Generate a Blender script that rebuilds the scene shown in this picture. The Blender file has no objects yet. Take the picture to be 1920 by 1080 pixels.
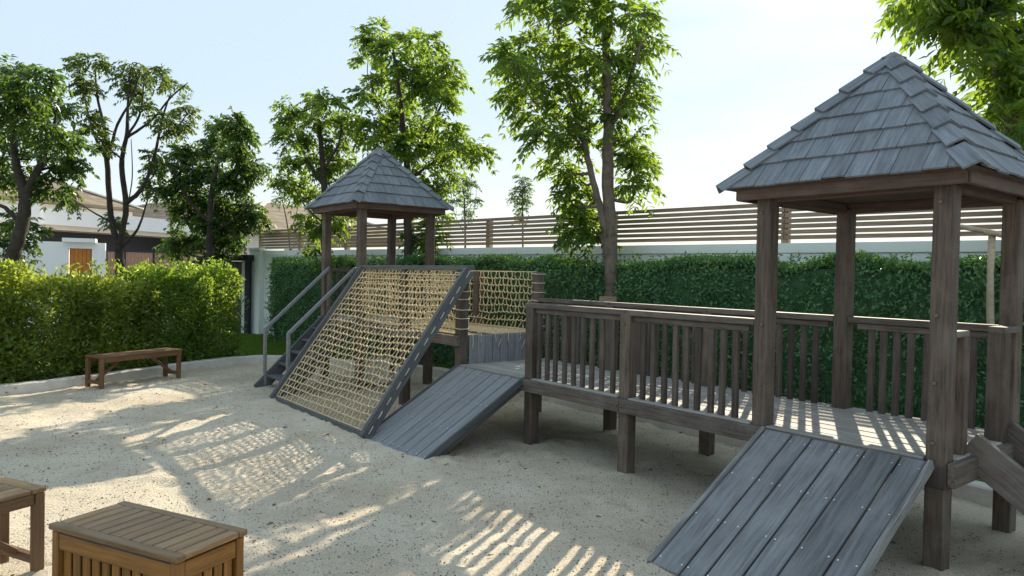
import bpy, bmesh, math, random
import numpy as np
from mathutils import Matrix, Vector
random.seed(7); rng = np.random.default_rng(11)
R = math.radians
SC = bpy.context.scene
COL = SC.collection

# ------------------------------------------------------------------ camera, sky, sun, exposure
F, PITCH, ROLL, CAMH = 1331.0, 0.0195, 0.0199, 1.6      # focal length in pixels of a 1920 wide frame
cam = bpy.data.cameras.new('camera'); camo = bpy.data.objects.new('camera', cam); COL.objects.link(camo)
cam.sensor_width = 36; cam.lens = 36 * F / 1920; cam.clip_start = 0.05; cam.clip_end = 3000
camo.matrix_world = (Matrix.Translation((0, 0, CAMH)) @ Matrix.Rotation(math.pi/2 - PITCH, 4, 'X') @ Matrix.Rotation(ROLL, 4, 'Z'))
SC.camera = camo

SUN_AZ = math.atan2(0.764, 1.853)      # measured from +Y towards +X
SUN_EL = R(26.5)
W = bpy.data.worlds.new('World'); SC.world = W; W.use_nodes = True
nt = W.node_tree; nt.nodes.clear()
sky = nt.nodes.new('ShaderNodeTexSky'); sky.sky_type = 'NISHITA'; sky.sun_disc = False
sky.sun_elevation = SUN_EL; sky.sun_rotation = SUN_AZ
sky.air_density = 1.0; sky.dust_density = .7; sky.ozone_density = 1.6
bg = nt.nodes.new('ShaderNodeBackground'); bg.inputs['Strength'].default_value = 0.10
wo = nt.nodes.new('ShaderNodeOutputWorld')
# faint high cloud veil, the same all over the sky
tc = nt.nodes.new('ShaderNodeTexCoord'); mp = nt.nodes.new('ShaderNodeMapping'); mp.inputs['Scale'].default_value = (1.3, 1.3, 5.0)
nz = nt.nodes.new('ShaderNodeTexNoise'); nz.inputs['Scale'].default_value = 1.6; nz.inputs['Detail'].default_value = 6; nz.inputs['Roughness'].default_value = .58
rp = nt.nodes.new('ShaderNodeValToRGB'); rp.color_ramp.elements[0].position = .47; rp.color_ramp.elements[1].position = .78
rp.color_ramp.elements[0].color = (.88, .88, .88, 1); rp.color_ramp.elements[1].color = (.97, .97, .97, 1)
mx = nt.nodes.new('ShaderNodeMix'); mx.data_type = 'RGBA'; mx.inputs[7].default_value = (5.4, 7.0, 8.3, 1)
nt.links.new(tc.outputs['Generated'], mp.inputs['Vector']); nt.links.new(mp.outputs[0], nz.inputs['Vector'])
sx = nt.nodes.new('ShaderNodeSeparateXYZ'); nt.links.new(tc.outputs['Generated'], sx.inputs[0])
vr = nt.nodes.new('ShaderNodeValToRGB'); ve = vr.color_ramp.elements; ve.new(.5)
for e_, p_, c_ in zip(ve, (0, .22, .8), ((.52, .53, .51), (.38, .46, .515), (.375, .465, .54))): e_.position = p_; e_.color = (*c_, 1)
vs = nt.nodes.new('ShaderNodeVectorMath'); vs.operation = 'SCALE'; vs.inputs['Scale'].default_value = 10.0
nt.links.new(sx.outputs[2], vr.inputs[0]); nt.links.new(vr.outputs[0], vs.inputs[0]); nt.links.new(vs.outputs[0], mx.inputs[7])
nt.links.new(nz.outputs['Fac'], rp.inputs[0]); nt.links.new(rp.outputs[0], mx.inputs[0]); nt.links.new(sky.outputs[0], mx.inputs[6])
nt.links.new(mx.outputs[2], bg.inputs['Color']); nt.links.new(bg.outputs[0], wo.inputs['Surface'])

sl = bpy.data.lights.new('sun', 'SUN'); sl.energy = 5.0; sl.angle = R(.53); sl.color = (1, .885, .68)
slo = bpy.data.objects.new('sun', sl); COL.objects.link(slo)
sd = Vector((math.sin(SUN_AZ)*math.cos(SUN_EL), math.cos(SUN_AZ)*math.cos(SUN_EL), math.sin(SUN_EL)))
slo.rotation_euler = sd.to_track_quat('Z', 'Y').to_euler(); slo.location = (8, 16, 14)
SC.view_settings.view_transform = 'Standard'; SC.view_settings.look = 'None'; SC.view_settings.gamma = 1
SC.view_settings.exposure = 0.93
SC.cycles.max_bounces = 8; SC.cycles.transparent_max_bounces = 8; SC.cycles.transmission_bounces = 4
SC.cycles.use_denoising = True

# ------------------------------------------------------------------ helpers
def ray(px, py):
    cp, sp, cr, sr = math.cos(PITCH), math.sin(PITCH), math.cos(ROLL), math.sin(ROLL)
    X = (px-960)/F; Y = (py-540)/F
    x = X*cr + Y*sr; y = -X*sr + Y*cr
    return Vector((x, cp - y*sp, -sp - y*cp))
def aty(px, py, Y):                       # the point at real distance Y seen in direction (px, py)
    d = ray(px, py); return Vector((0, 0, CAMH)) + d*(Y/d.y)
def atz(px, py, z):
    d = ray(px, py); return Vector((0, 0, CAMH)) + d*((z-CAMH)/d.z)

LM = {}
def place(o, M=None, parent=None):
    M = M if M is not None else Matrix.Identity(4)
    COL.objects.link(o); LM[o] = M
    if parent is not None:
        o.parent = parent; o.matrix_basis = LM[parent].inverted() @ M
    else: o.matrix_basis = M
    return o
def tag(o, label=None, cat=None, group=None, kind=None):
    if label: o['label'] = label
    if cat: o['category'] = cat
    if group: o['group'] = group
    if kind: o['kind'] = kind
    return o
def empty(name, M): return place(bpy.data.objects.new(name, None), M)
def mesh(name, verts, faces, mat, smooth=False):
    me = bpy.data.meshes.new(name); me.from_pydata([tuple(v) for v in verts], [], faces)
    if mat: me.materials.append(mat)
    if smooth: me.polygons.foreach_set('use_smooth', [True]*len(me.polygons))
    me.update(); return me
def obj(name, me, M=None, parent=None): return place(bpy.data.objects.new(name, me), M, parent)

_bx = {}
def boxmesh(L, w, h, c, mat):
    k = (round(L, 3), round(w, 3), round(h, 3), c, mat.name)
    if k not in _bx:
        bm = bmesh.new(); bmesh.ops.create_cube(bm, size=1)
        for v in bm.verts: v.co = Vector((v.co.x*L, v.co.y*w, v.co.z*h))
        if c: bmesh.ops.bevel(bm, geom=bm.edges[:], offset=min(c, w*.25, h*.25, L*.25), segments=1, affect='EDGES')
        me = bpy.data.meshes.new('box'); bm.to_mesh(me); bm.free(); me.materials.append(mat); _bx[k] = me
    return _bx[k]
def frame(p0, p1, up=(0, 0, 1)):
    p0, p1 = Vector(p0), Vector(p1); x = (p1-p0).normalized(); up = Vector(up)
    y = up.cross(x)
    if y.length < 1e-4: y = Vector((0, 1, 0)).cross(x)
    if y.length < 1e-4: y = Vector((1, 0, 0)).cross(x)
    y.normalize(); z = x.cross(y)
    M = Matrix((x, y, z)).transposed().to_4x4(); M.translation = (p0+p1)/2
    return M
def bar(name, p0, p1, w, h, mat, parent=None, up=(0, 0, 1), B=None, c=.004):
    """a board from p0 to p1, w across and h along 'up'; B is the frame the points are given in"""
    p0, p1 = Vector(p0), Vector(p1)
    M = frame(p0, p1, up)
    if B is not None: M = B @ M
    return obj(name, boxmesh((p1-p0).length, w, h, c, mat), M, parent)
def tube_geo(pts, rads, n=6, V=None, Fc=None, cap=True):
    V = [] if V is None else V; Fc = [] if Fc is None else Fc
    pts = [Vector(p) for p in pts]; b = len(V); m = len(pts)
    up = Vector((.31, .17, .93))
    for i, p in enumerate(pts):
        d = (pts[min(i+1, m-1)] - pts[max(i-1, 0)])
        d = d.normalized() if d.length > 1e-9 else Vector((0, 0, 1))
        a = up.cross(d)
        if a.length < 1e-3: a = Vector((1, 0, 0)).cross(d)
        a.normalize(); e = d.cross(a); r = rads[i] if hasattr(rads, '__len__') else rads
        for k in range(n):
            t = 2*math.pi*k/n; V.append(p + a*(r*math.cos(t)) + e*(r*math.sin(t)))
    for i in range(m-1):
        for k in range(n):
            q = (k+1) % n
            Fc.append((b+i*n+k, b+i*n+q, b+(i+1)*n+q, b+(i+1)*n+k))
    if cap:
        Fc.append(tuple(b+k for k in reversed(range(n)))); Fc.append(tuple(b+(m-1)*n+k for k in range(n)))
    return V, Fc
def smooth_path(pts, n=4):
    pts = [Vector(p) for p in pts]; out = []
    for i in range(len(pts)-1):
        p0 = pts[max(i-1, 0)]; p1 = pts[i]; p2 = pts[i+1]; p3 = pts[min(i+2, len(pts)-1)]
        for k in range(n):
            t = k/n
            out.append(.5*((2*p1) + (p2-p0)*t + (2*p0-5*p1+4*p2-p3)*t*t + (3*p1-p0-3*p2+p3)*t**3))
    out.append(pts[-1]); return out
def vnoise(x, y, seed=0):                  # smooth value noise, numpy arrays
    xi = np.floor(x).astype(np.int64); yi = np.floor(y).astype(np.int64); fx = x-xi; fy = y-yi
    fx = fx*fx*(3-2*fx); fy = fy*fy*(3-2*fy)
    def h(a, b):
        v = np.sin(a*127.1 + b*311.7 + seed*74.7)*43758.5453
        return v - np.floor(v)
    return (h(xi, yi)*(1-fx)+h(xi+1, yi)*fx)*(1-fy) + (h(xi, yi+1)*(1-fx)+h(xi+1, yi+1)*fx)*fy

# ------------------------------------------------------------------ materials
def newmat(name):
    m = bpy.data.materials.new(name); m.use_nodes = True; n = m.node_tree; n.nodes.clear()
    out = n.nodes.new('ShaderNodeOutputMaterial'); b = n.nodes.new('ShaderNodeBsdfPrincipled'); n.links.new(b.outputs[0], out.inputs[0])
    return m, n, b
def N(n, t, **kw):
    x = n.nodes.new(t)
    for k, v in kw.items():
        if k in x.inputs.keys(): x.inputs[k].default_value = v
        else: setattr(x, k, v)
    return x
def ramp(n, stops):
    r = n.nodes.new('ShaderNodeValToRGB'); e = r.color_ramp.elements
    while len(e) < len(stops): e.new(.5)
    for i, (p, c) in enumerate(stops): e[i].position = p; e[i].color = (*c, 1)
    return r
def mixc(n, a, b, fac, mode='MIX'):
    m = n.nodes.new('ShaderNodeMix'); m.data_type = 'RGBA'; m.blend_type = mode
    for s, i in ((fac, 0), (a, 6), (b, 7)):
        if hasattr(s, 'links'): n.links.new(s, m.inputs[i])
        elif i == 0: m.inputs[0].default_value = s
        else: m.inputs[i].default_value = (*s, 1)
    return m.outputs[2]
def wood(name, lo, hi, stain, rough=.75, grain=28, var=.35, bump=.25, spec=.35, stain_amt=.5):
    """weathered board: grain along the piece's own length (local X), blotchy stains, each board its own tone"""
    m, n, b = newmat(name); L = n.links.new
    tc = N(n, 'ShaderNodeTexCoord'); oi = N(n, 'ShaderNodeObjectInfo')
    add = N(n, 'ShaderNodeVectorMath', operation='ADD'); sc = N(n, 'ShaderNodeVectorMath', operation='SCALE'); sc.inputs['Scale'].default_value = 37.0
    cmb = N(n, 'ShaderNodeCombineXYZ')
    for i in range(3): L(oi.outputs['Random'], cmb.inputs[i])
    L(cmb.outputs[0], sc.inputs[0]); L(tc.outputs['Object'], add.inputs[0]); L(sc.outputs[0], add.inputs[1])
    mp = N(n, 'ShaderNodeMapping'); mp.inputs['Scale'].default_value = (1.6, grain, grain); L(add.outputs[0], mp.inputs[0])
    n1 = N(n, 'ShaderNodeTexNoise', Scale=2.2, Detail=7.0, Roughness=.65); L(mp.outputs[0], n1.inputs['Vector'])
    n2 = N(n, 'ShaderNodeTexNoise', Scale=3.1, Detail=5.0, Roughness=.6); L(add.outputs[0], n2.inputs['Vector'])
    r1 = ramp(n, [(.3, lo), (.72, hi)]); L(n1.outputs['Fac'], r1.inputs[0])
    r2 = ramp(n, [(.46, (0, 0, 0)), (.72, (1, 1, 1))]); L(n2.outputs['Fac'], r2.inputs[0])
    mul = N(n, 'ShaderNodeMath', operation='MULTIPLY'); mul.inputs[1].default_value = stain_amt; L(r2.outputs[0], mul.inputs[0])
    c = mixc(n, r1.outputs[0], stain, mul.outputs[0])
    hs = N(n, 'ShaderNodeHueSaturation'); mr = N(n, 'ShaderNodeMapRange'); mr.inputs['To Min'].default_value = 1-var; mr.inputs['To Max'].default_value = 1+var
    L(oi.outputs['Random'], mr.inputs['Value']); L(mr.outputs[0], hs.inputs['Value']); L(c, hs.inputs['Color'])
    L(hs.outputs[0], b.inputs['Base Color'])
    rr = N(n, 'ShaderNodeMapRange'); rr.inputs['To Min'].default_value = rough-.14; rr.inputs['To Max'].default_value = min(1, rough+.14)
    L(n2.outputs['Fac'], rr.inputs['Value']); L(rr.outputs[0], b.inputs['Roughness'])
    b.inputs['Specular IOR Level'].default_value = spec
    bp = N(n, 'ShaderNodeBump', Strength=bump, Distance=.006); L(n1.outputs['Fac'], bp.inputs['Height']); L(bp.outputs[0], b.inputs['Normal'])
    return m
def plain(name, col, rough=.6, noise=.12, scale=6, spec=.4, bump=0, metal=0, fine=None):
    m, n, b = newmat(name); L = n.links.new
    tc = N(n, 'ShaderNodeTexCoord')
    nz = N(n, 'ShaderNodeTexNoise', Scale=scale, Detail=8.0, Roughness=.65); L(tc.outputs['Object'], nz.inputs['Vector'])
    r = ramp(n, [(.3, tuple(c*(1-noise) for c in col)), (.7, tuple(min(1, c*(1+noise)) for c in col))]); L(nz.outputs['Fac'], r.inputs[0])
    L(r.outputs[0], b.inputs['Base Color']); b.inputs['Roughness'].default_value = rough
    b.inputs['Specular IOR Level'].default_value = spec; b.inputs['Metallic'].default_value = metal
    if bump:
        n2 = N(n, 'ShaderNodeTexNoise', Scale=fine or scale*12, Detail=4.0); L(tc.outputs['Object'], n2.inputs['Vector'])
        bp = N(n, 'ShaderNodeBump', Strength=bump, Distance=.01); L(n2.outputs['Fac'], bp.inputs['Height']); L(bp.outputs[0], b.inputs['Normal'])
    return m
def leafmat(name, lo, hi, trans, tmix=.45, rough=.42, spec=.45):
    m, n, b = newmat(name); L = n.links.new
    at = N(n, 'ShaderNodeAttribute', attribute_name='tone')
    r = ramp(n, [(0, lo), (1, hi)]); L(at.outputs['Fac'], r.inputs[0]); L(r.outputs[0], b.inputs['Base Color'])
    b.inputs['Roughness'].default_value = rough; b.inputs['Specular IOR Level'].default_value = spec
    r2 = ramp(n, [(0, tuple(c*.6 for c in trans)), (1, trans)]); L(at.outputs['Fac'], r2.inputs[0])
    t = N(n, 'ShaderNodeBsdfTranslucent'); L(r2.outputs[0], t.inputs['Color'])
    mx = N(n, 'ShaderNodeMixShader'); mx.inputs[0].default_value = tmix
    L(b.outputs[0], mx.inputs[1]); L(t.outputs[0], mx.inputs[2])
    L(mx.outputs[0], n.nodes['Material Output'].inputs[0]); return m

M_POST = wood('post wood', (.040, .029, .023), (.150, .115, .088), (.205, .175, .145), .72, stain_amt=.5, var=.22, bump=.45)
M_RAIL = wood('rail wood', (.052, .041, .034), (.165, .14, .12), (.25, .23, .21), .7, var=.2)
M_BAL = wood('baluster wood', (.034, .026, .021), (.115, .092, .077), (.15, .13, .115), .75, var=.25)
M_DECK = wood('deck wood', (.20, .19, .175), (.42, .40, .37), (.30, .275, .25), .78, var=.14, stain_amt=.4)
M_RAMP = wood('ramp wood', (.074, .080, .088), (.215, .226, .238), (.235, .242, .246), .55, grain=22, var=.2, bump=.4, spec=.5, stain_amt=.6)
M_RAMP2 = wood('grey ramp wood', (.14, .152, .165), (.275, .29, .305), (.22, .225, .232), .62, grain=22, var=.1, bump=.3, spec=.5)
M_EDGE = wood('worn edge wood', (.09, .095, .10), (.34, .34, .33), (.14, .14, .14), .75, var=.1)
M_SHIN = wood('shingle wood', (.095, .112, .13), (.235, .262, .29), (.16, .172, .185), .7, grain=20, var=.16, bump=.4, spec=.4)
M_FASC = wood('fascia wood', (.054, .034, .026), (.13, .084, .064), (.19, .14, .115), .65, var=.15)
M_SOFF = wood('soffit wood', (.05, .032, .026), (.13, .085, .066), (.12, .1, .085), .75)
M_NETF = wood('net frame wood', (.050, .054, .057), (.135, .143, .148), (.11, .112, .115), .7, var=.15)
M_TEAK = wood('oiled hardwood', (.13, .055, .010), (.33, .150, .026), (.20, .10, .03), .45, var=.22, bump=.2, spec=.5)
M_TEAKT = wood('worn hardwood top', (.13, .072, .026), (.31, .19, .085), (.34, .27, .19), .42, var=.25, bump=.25, spec=.5, stain_amt=.35)
M_BENCH = wood('bench wood', (.095, .050, .024), (.22, .125, .062), (.16, .10, .06), .6, var=.2)
M_FENCE = wood('fence wood', (.21, .15, .10), (.42, .325, .23), (.31, .26, .20), .75, var=.12)
M_POLE = wood('stake wood', (.30, .24, .17), (.52, .44, .33), (.2, .15, .1), .8, var=.1)
M_BARK = plain('bark', (.15, .125, .10), .9, .45, 9, .2, .9, fine=45)
M_BARKD = plain('dark bark', (.052, .045, .038), .9, .4, 9, .2, .9, fine=45)
M_ROPE = plain('rope', (.74, .59, .36), .88, .22, 26, .2, .9, fine=260)
M_ROPEW = plain('pale rope', (.66, .60, .49), .88, .15, 26, .2, .9, fine=260)
M_STEEL = plain('galvanised screw', (.75, .75, .73), .35, .05, 30, .5, 0, .6)
M_TUBE = plain('grey handrail', (.20, .21, .215), .5, .15, 20, .5)
M_WALL = plain('pale painted wall', (.77, .83, .80), .8, .05, 1.2, .3, .12, fine=60)
M_WHITE = plain('white render', (.80, .82, .82), .8, .04, 1.0, .3)
M_CREAM = plain('cream render', (.72, .66, .56), .8, .05, 1.0, .3)
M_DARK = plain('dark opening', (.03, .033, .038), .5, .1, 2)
M_NAVY = plain('dark gate paint', (.022, .026, .036), .45, .1, 3)
M_GATE = plain('gate slat wood', (.44, .25, .17), .6, .15, 6)
M_DOOR = plain('timber door', (.46, .17, .03), .5, .18, 5)
M_KERB = plain('kerb concrete', (.60, .575, .53), .85, .16, 5, .3, .5, fine=90)
M_PAVE = plain('street paving', (.30, .29, .275), .9, .1, 1.5)
M_BOXP = plain('pale plastic box', (.62, .60, .55), .5, .06, 4)
M_LID = plain('pale lid', (.74, .78, .74), .5, .05, 4)

# roof tiles of the far houses
def tilemat():
    m, n, b = newmat('tan roof tiles'); L = n.links.new
    tc = N(n, 'ShaderNodeTexCoord'); w = N(n, 'ShaderNodeTexWave', bands_direction='Z', wave_profile='SAW', Scale=1.6, Distortion=.25)
    L(tc.outputs['Object'], w.inputs['Vector'])
    nz = N(n, 'ShaderNodeTexNoise', Scale=2.5, Detail=6.0); L(tc.outputs['Object'], nz.inputs['Vector'])
    r = ramp(n, [(.3, (.155, .115, .078)), (.7, (.27, .21, .145))]); L(nz.outputs['Fac'], r.inputs[0])
    wr = ramp(n, [(.0, (.55, .55, .55)), (.25, (1, 1, 1))]); L(w.outputs['Fac'], wr.inputs[0]); L(mixc(n, r.outputs[0], wr.outputs[0], 1.0, 'MULTIPLY'), b.inputs['Base Color'])
    bp = N(n, 'ShaderNodeBump', Strength=.9, Distance=.06); L(w.outputs['Fac'], bp.inputs['Height']); L(bp.outputs[0], b.inputs['Normal'])
    b.inputs['Roughness'].default_value = .8; return m
M_TILE = tilemat()
def sandmat():
    m, n, b = newmat('coarse sand'); L = n.links.new
    tc = N(n, 'ShaderNodeTexCoord')
    big = N(n, 'ShaderNodeTexNoise', Scale=.9, Detail=6.0, Roughness=.6); L(tc.outputs['Object'], big.inputs['Vector'])
    r = ramp(n, [(.3, (.49, .415, .315)), (.52, (.62, .545, .43)), (.7, (.70, .63, .515))]); L(big.outputs['Fac'], r.inputs[0])
    g = N(n, 'ShaderNodeTexNoise', Scale=95.0, Detail=3.0, Roughness=.75); L(tc.outputs['Object'], g.inputs['Vector'])
    rg = ramp(n, [(.31, (.30, .29, .27)), (.45, (1.0, 1.0, 1.0)), (.62, (1.06, 1.06, 1.06)), (.74, (1.25, 1.24, 1.22))]); L(g.outputs['Fac'], rg.inputs[0])
    c = mixc(n, r.outputs[0], rg.outputs[0], 1.0, 'MULTIPLY')
    v = N(n, 'ShaderNodeTexVoronoi', Scale=40.0, Randomness=1.0); L(tc.outputs['Object'], v.inputs['Vector'])
    rv = ramp(n, [(.16, (1, 1, 1)), (.27, (0, 0, 0))]); L(v.outputs['Distance'], rv.inputs[0])
    sep = N(n, 'ShaderNodeSeparateColor'); L(v.outputs['Color'], sep.inputs[0])
    th = N(n, 'ShaderNodeMath', operation='GREATER_THAN'); th.inputs[1].default_value = .70; L(sep.outputs[0], th.inputs[0])
    mu = N(n, 'ShaderNodeMath', operation='MULTIPLY'); L(rv.outputs[0], mu.inputs[0]); L(th.outputs[0], mu.inputs[1])
    patch = N(n, 'ShaderNodeTexNoise', Scale=2.6, Detail=4.0); L(tc.outputs['Object'], patch.inputs['Vector'])
    rpt = ramp(n, [(.42, (.05, .05, .05)), (.66, (1, 1, 1))]); L(patch.outputs['Fac'], rpt.inputs[0])
    mu2 = N(n, 'ShaderNodeMath', operation='MULTIPLY'); L(mu.outputs[0], mu2.inputs[0]); L(rpt.outputs[0], mu2.inputs[1])
    c = mixc(n, c, (.10, .085, .07), mu2.outputs[0])
    L(c, b.inputs['Base Color']); b.inputs['Roughness'].default_value = .95; b.inputs['Specular IOR Level'].default_value = .15
    g2 = N(n, 'ShaderNodeTexNoise', Scale=60.0, Detail=5.0, Roughness=.7); L(tc.outputs['Object'], g2.inputs['Vector'])
    bp = N(n, 'ShaderNodeBump', Strength=1.0, Distance=.018); L(g2.outputs['Fac'], bp.inputs['Height']); L(bp.outputs[0], b.inputs['Normal'])
    return m
M_SAND = sandmat()
M_LAWN = plain('lawn soil and grass', (.06, .10, .022), .95, .5, 7, .15, .8, fine=60)
L_TREE = leafmat('tree leaf', (.013, .042, .012), (.058, .130, .028), (.44, .64, .055), .46)
L_TREESH = leafmat('shaded tree leaf', (.014, .036, .011), (.045, .098, .025), (.30, .50, .05), .32)  # darker leaf copy, with backlit shade put into the colour
L_TREEY = leafmat('olive tree leaf', (.022, .050, .013), (.075, .125, .028), (.30, .42, .05), .36)
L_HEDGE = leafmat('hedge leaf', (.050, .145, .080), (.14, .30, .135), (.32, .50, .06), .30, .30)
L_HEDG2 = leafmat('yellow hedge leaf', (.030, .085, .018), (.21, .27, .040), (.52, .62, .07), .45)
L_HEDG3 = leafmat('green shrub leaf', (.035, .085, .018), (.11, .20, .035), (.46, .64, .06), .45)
L_GRASS = leafmat('grass blade', (.045, .10, .015), (.12, .22, .03), (.32, .52, .05), .4, .5)
L_DRY = leafmat('dry leaf', (.08, .05, .025), (.20, .13, .06), (.2, .12, .04), .2, .7)

# ------------------------------------------------------------------ the play structure's own frame: x = t (away), y = s (along), z
PHI = .669
B0 = Matrix.Translation((2.374, 3.897, 0)) @ Matrix.Rotation(PHI, 4, 'Z')
S1, S2, S3, S4, S5, S6, S7 = 1.087, 2.30, 3.497, 4.68, 5.87, 7.07, 8.19   # post lines along the structure
TB = 1.06                # far row of posts
ZD, ZR, ZT, ZN = .635, 1.33, .94, 1.63   # deck, rail, tunnel floor, net top

# ------------------------------------------------------------------ ground, sand, kerb, lawn
g = mesh('ground', [(-400, -60, -.06), (400, -60, -.06), (400, 900, -.06), (-400, 900, -.06)], [(0, 1, 2, 3)], M_PAVE)
tag(obj('ground', g), kind='structure')
KP = [(-8.4, 4.0), (-7.4, 6.4), (-6.25, 8.5), (-5.85, 9.1), (-5.28, 10.3), (-4.95, 11.2), (-4.45, 11.95), (-3.77, 12.1)]
def loc(t, s): v = B0 @ Vector((t, s, 0)); return (v.x, v.y)
KP += [loc(.95, 9.1), loc(1.5, 8.1), loc(1.64, 7.0), loc(1.65, 5.2), loc(1.65, 3.5), loc(1.63, 1.5), loc(1.60, 0), loc(1.56, -1.5), loc(1.56, -3.4)]
kpath = smooth_path([(x, y, 0) for x, y in KP], 6)
def offs(path, d):
    out = []
    for i, p in enumerate(path):
        q = path[min(i+1, len(path)-1)] - path[max(i-1, 0)]; nrm = Vector((-q.y, q.x, 0)).normalized(); out.append(p + nrm*d)
    return out
prof = [(0, -.05), (0, .108), (.012, .12), (.148, .12), (.16, .108), (.16, -.05)]
V, Fc = [], []
rings = [offs(kpath, d) for d, z in prof]
for i in range(len(kpath)):
    for j, (d, z) in enumerate(prof):
        p = rings[j][i]; V.append((p.x, p.y, z + .004*math.sin(i*1.7)))
m_ = len(prof)
for i in range(len(kpath)-1):
    for j in range(m_-1): Fc.append((i*m_+j, (i+1)*m_+j, (i+1)*m_+j+1, i*m_+j+1))
tag(obj('kerb', mesh('kerb', V, Fc, M_KERB)), kind='structure')
# lawn and planting bed outside the kerb
inner = offs(kpath, .14); outer = offs(kpath, 1.4); far = offs(kpath, 9)
V = [(p.x, p.y, .055) for p in inner] + [(p.x, p.y, .06) for p in outer]; k = len(inner)
Fc = [(i, i+1, k+i+1, k+i) for i in range(k-1)]
tag(obj('lawn', mesh('lawn', V, Fc, M_LAWN)), kind='structure')
tag(obj('garden_bed', mesh('garden_bed', [(-16, 2, .03), (-5.2, 12.4, .03), (-2.3, 12.9, .03), (*loc(2.3, 7.3), .03), (*loc(2.3, -3), .03), (12, 2, .03), (7, 8.5, .03), (-6.2, 17.6, .03), (-10, 17.0, .03), (-16, 8, .03)], [tuple(range(10))], M_LAWN)), kind='structure')
# sand with footprints: one sheet
def sand_h(x, y):
    h = .020*(vnoise(x*1.3, y*1.3, 1)-.5) + .022*(vnoise(x*3.7, y*3.7, 2)-.5) + .016*(vnoise(x*8.5, y*8.5, 3)-.5) + .008*(vnoise(x*19, y*19, 4)-.5)
    return h
gx = np.arange(-9.0, 4.9, .055); gy = np.arange(1.2, 12.8, .055)
XX, YY = np.meshgrid(gx, gy); ZZ = sand_h(XX, YY)
for _ in range(260):                       # old footprints
    cx, cy, a = rng.uniform(-6, 3), rng.uniform(2.5, 11), rng.uniform(0, 6.28)
    dx, dy = XX-cx, YY-cy; uu = dx*math.cos(a)+dy*math.sin(a); vv = -dx*math.sin(a)+dy*math.cos(a)
    q = (uu/.12)**2 + (vv/.055)**2
    ZZ += -.021*np.exp(-q*1.2) + .012*np.exp(-((np.sqrt(q)-1.55)/.4)**2)
feet = [(t_, s_, .10, .022) for t_ in (0, TB) for s_ in (0, S1, S2, S3, S4, S5, S6, S7)] + [(-1.42, s_, .20, -.03) for s_ in (.3, .55, .8, 3.75, 4.0, 4.3)] + [(-1.22, s_, .10, .02) for s_ in np.arange(3.5, 7.0, .2)]
feet = [(*loc(t_, s_), r_, a_) for t_, s_, r_, a_ in feet] + [(-2.03, 3.13, .07, .018), (-1.29, 2.78, .08, .02), (-1.16, 3.13, .08, .02), (-1.23, 2.95, .09, .016), (-1.65, 2.95, .12, .015), (-2.39, 3.66, .06, .02)]
for cx, cy, r_, a_ in feet: ZZ += a_*np.exp(-((XX-cx)**2+(YY-cy)**2)/(r_*r_))*(.7+.6*vnoise(XX*9, YY*9, 8))
nx, ny = len(gx), len(gy)
co = np.stack([XX, YY, ZZ], -1).reshape(-1, 3).astype(np.float32)
ii = (np.arange(ny-1)[:, None]*nx + np.arange(nx-1)[None]).ravel()
qf = np.stack([ii, ii+1, ii+nx+1, ii+nx], -1).astype(np.int32)
def npmesh(name, co, faces, mat, tone=None, smooth=False):
    me = bpy.data.meshes.new(name); nf, k = faces.shape
    me.vertices.add(len(co)); me.vertices.foreach_set('co', np.ascontiguousarray(co, np.float32).ravel())
    me.loops.add(nf*k); me.loops.foreach_set('vertex_index', np.ascontiguousarray(faces, np.int32).ravel())
    me.polygons.add(nf); me.polygons.foreach_set('loop_start', np.arange(0, nf*k, k, dtype=np.int32))
    if smooth: me.polygons.foreach_set('use_smooth', np.ones(nf, bool))
    me.materials.append(mat); me.update(calc_edges=True)
    if tone is not None:
        at = me.attributes.new('tone', 'FLOAT', 'POINT'); at.data.foreach_set('value', np.ascontiguousarray(tone, np.float32))
    return me
tag(obj('sand', npmesh('sand', co, qf, M_SAND, smooth=True)), kind='structure')

# ------------------------------------------------------------------ foliage helpers
def unit(a): return a/np.maximum(np.linalg.norm(a, axis=-1, keepdims=True), 1e-9)
def leaves(base, dirs, length, width, nrm=None, fold=.18, tone=None):
    """diamond leaves with a folded midrib: base points, directions, sizes"""
    n = len(base); d = unit(dirs)
    if nrm is None: nrm = rng.normal(size=(n, 3)) + np.array([0, 0, .8])
    side = unit(np.cross(d, nrm)); up = np.cross(side, d)
    L = np.broadcast_to(np.asarray(length, float), (n,))[:, None]; Wd = np.broadcast_to(np.asarray(width, float), (n,))[:, None]
    mid = base + d*L*.45 + up*Wd*fold
    co = np.stack([base, mid + side*Wd*.5, base + d*L - up*L*.08, mid - side*Wd*.5], 1).reshape(-1, 3)
    i = np.arange(n)*4
    fa = np.concatenate([np.stack([i, i+1, i+2], -1), np.stack([i, i+2, i+3], -1)])
    t = rng.random(n) if tone is None else tone
    return co, fa, np.repeat(t, 4)
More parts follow.
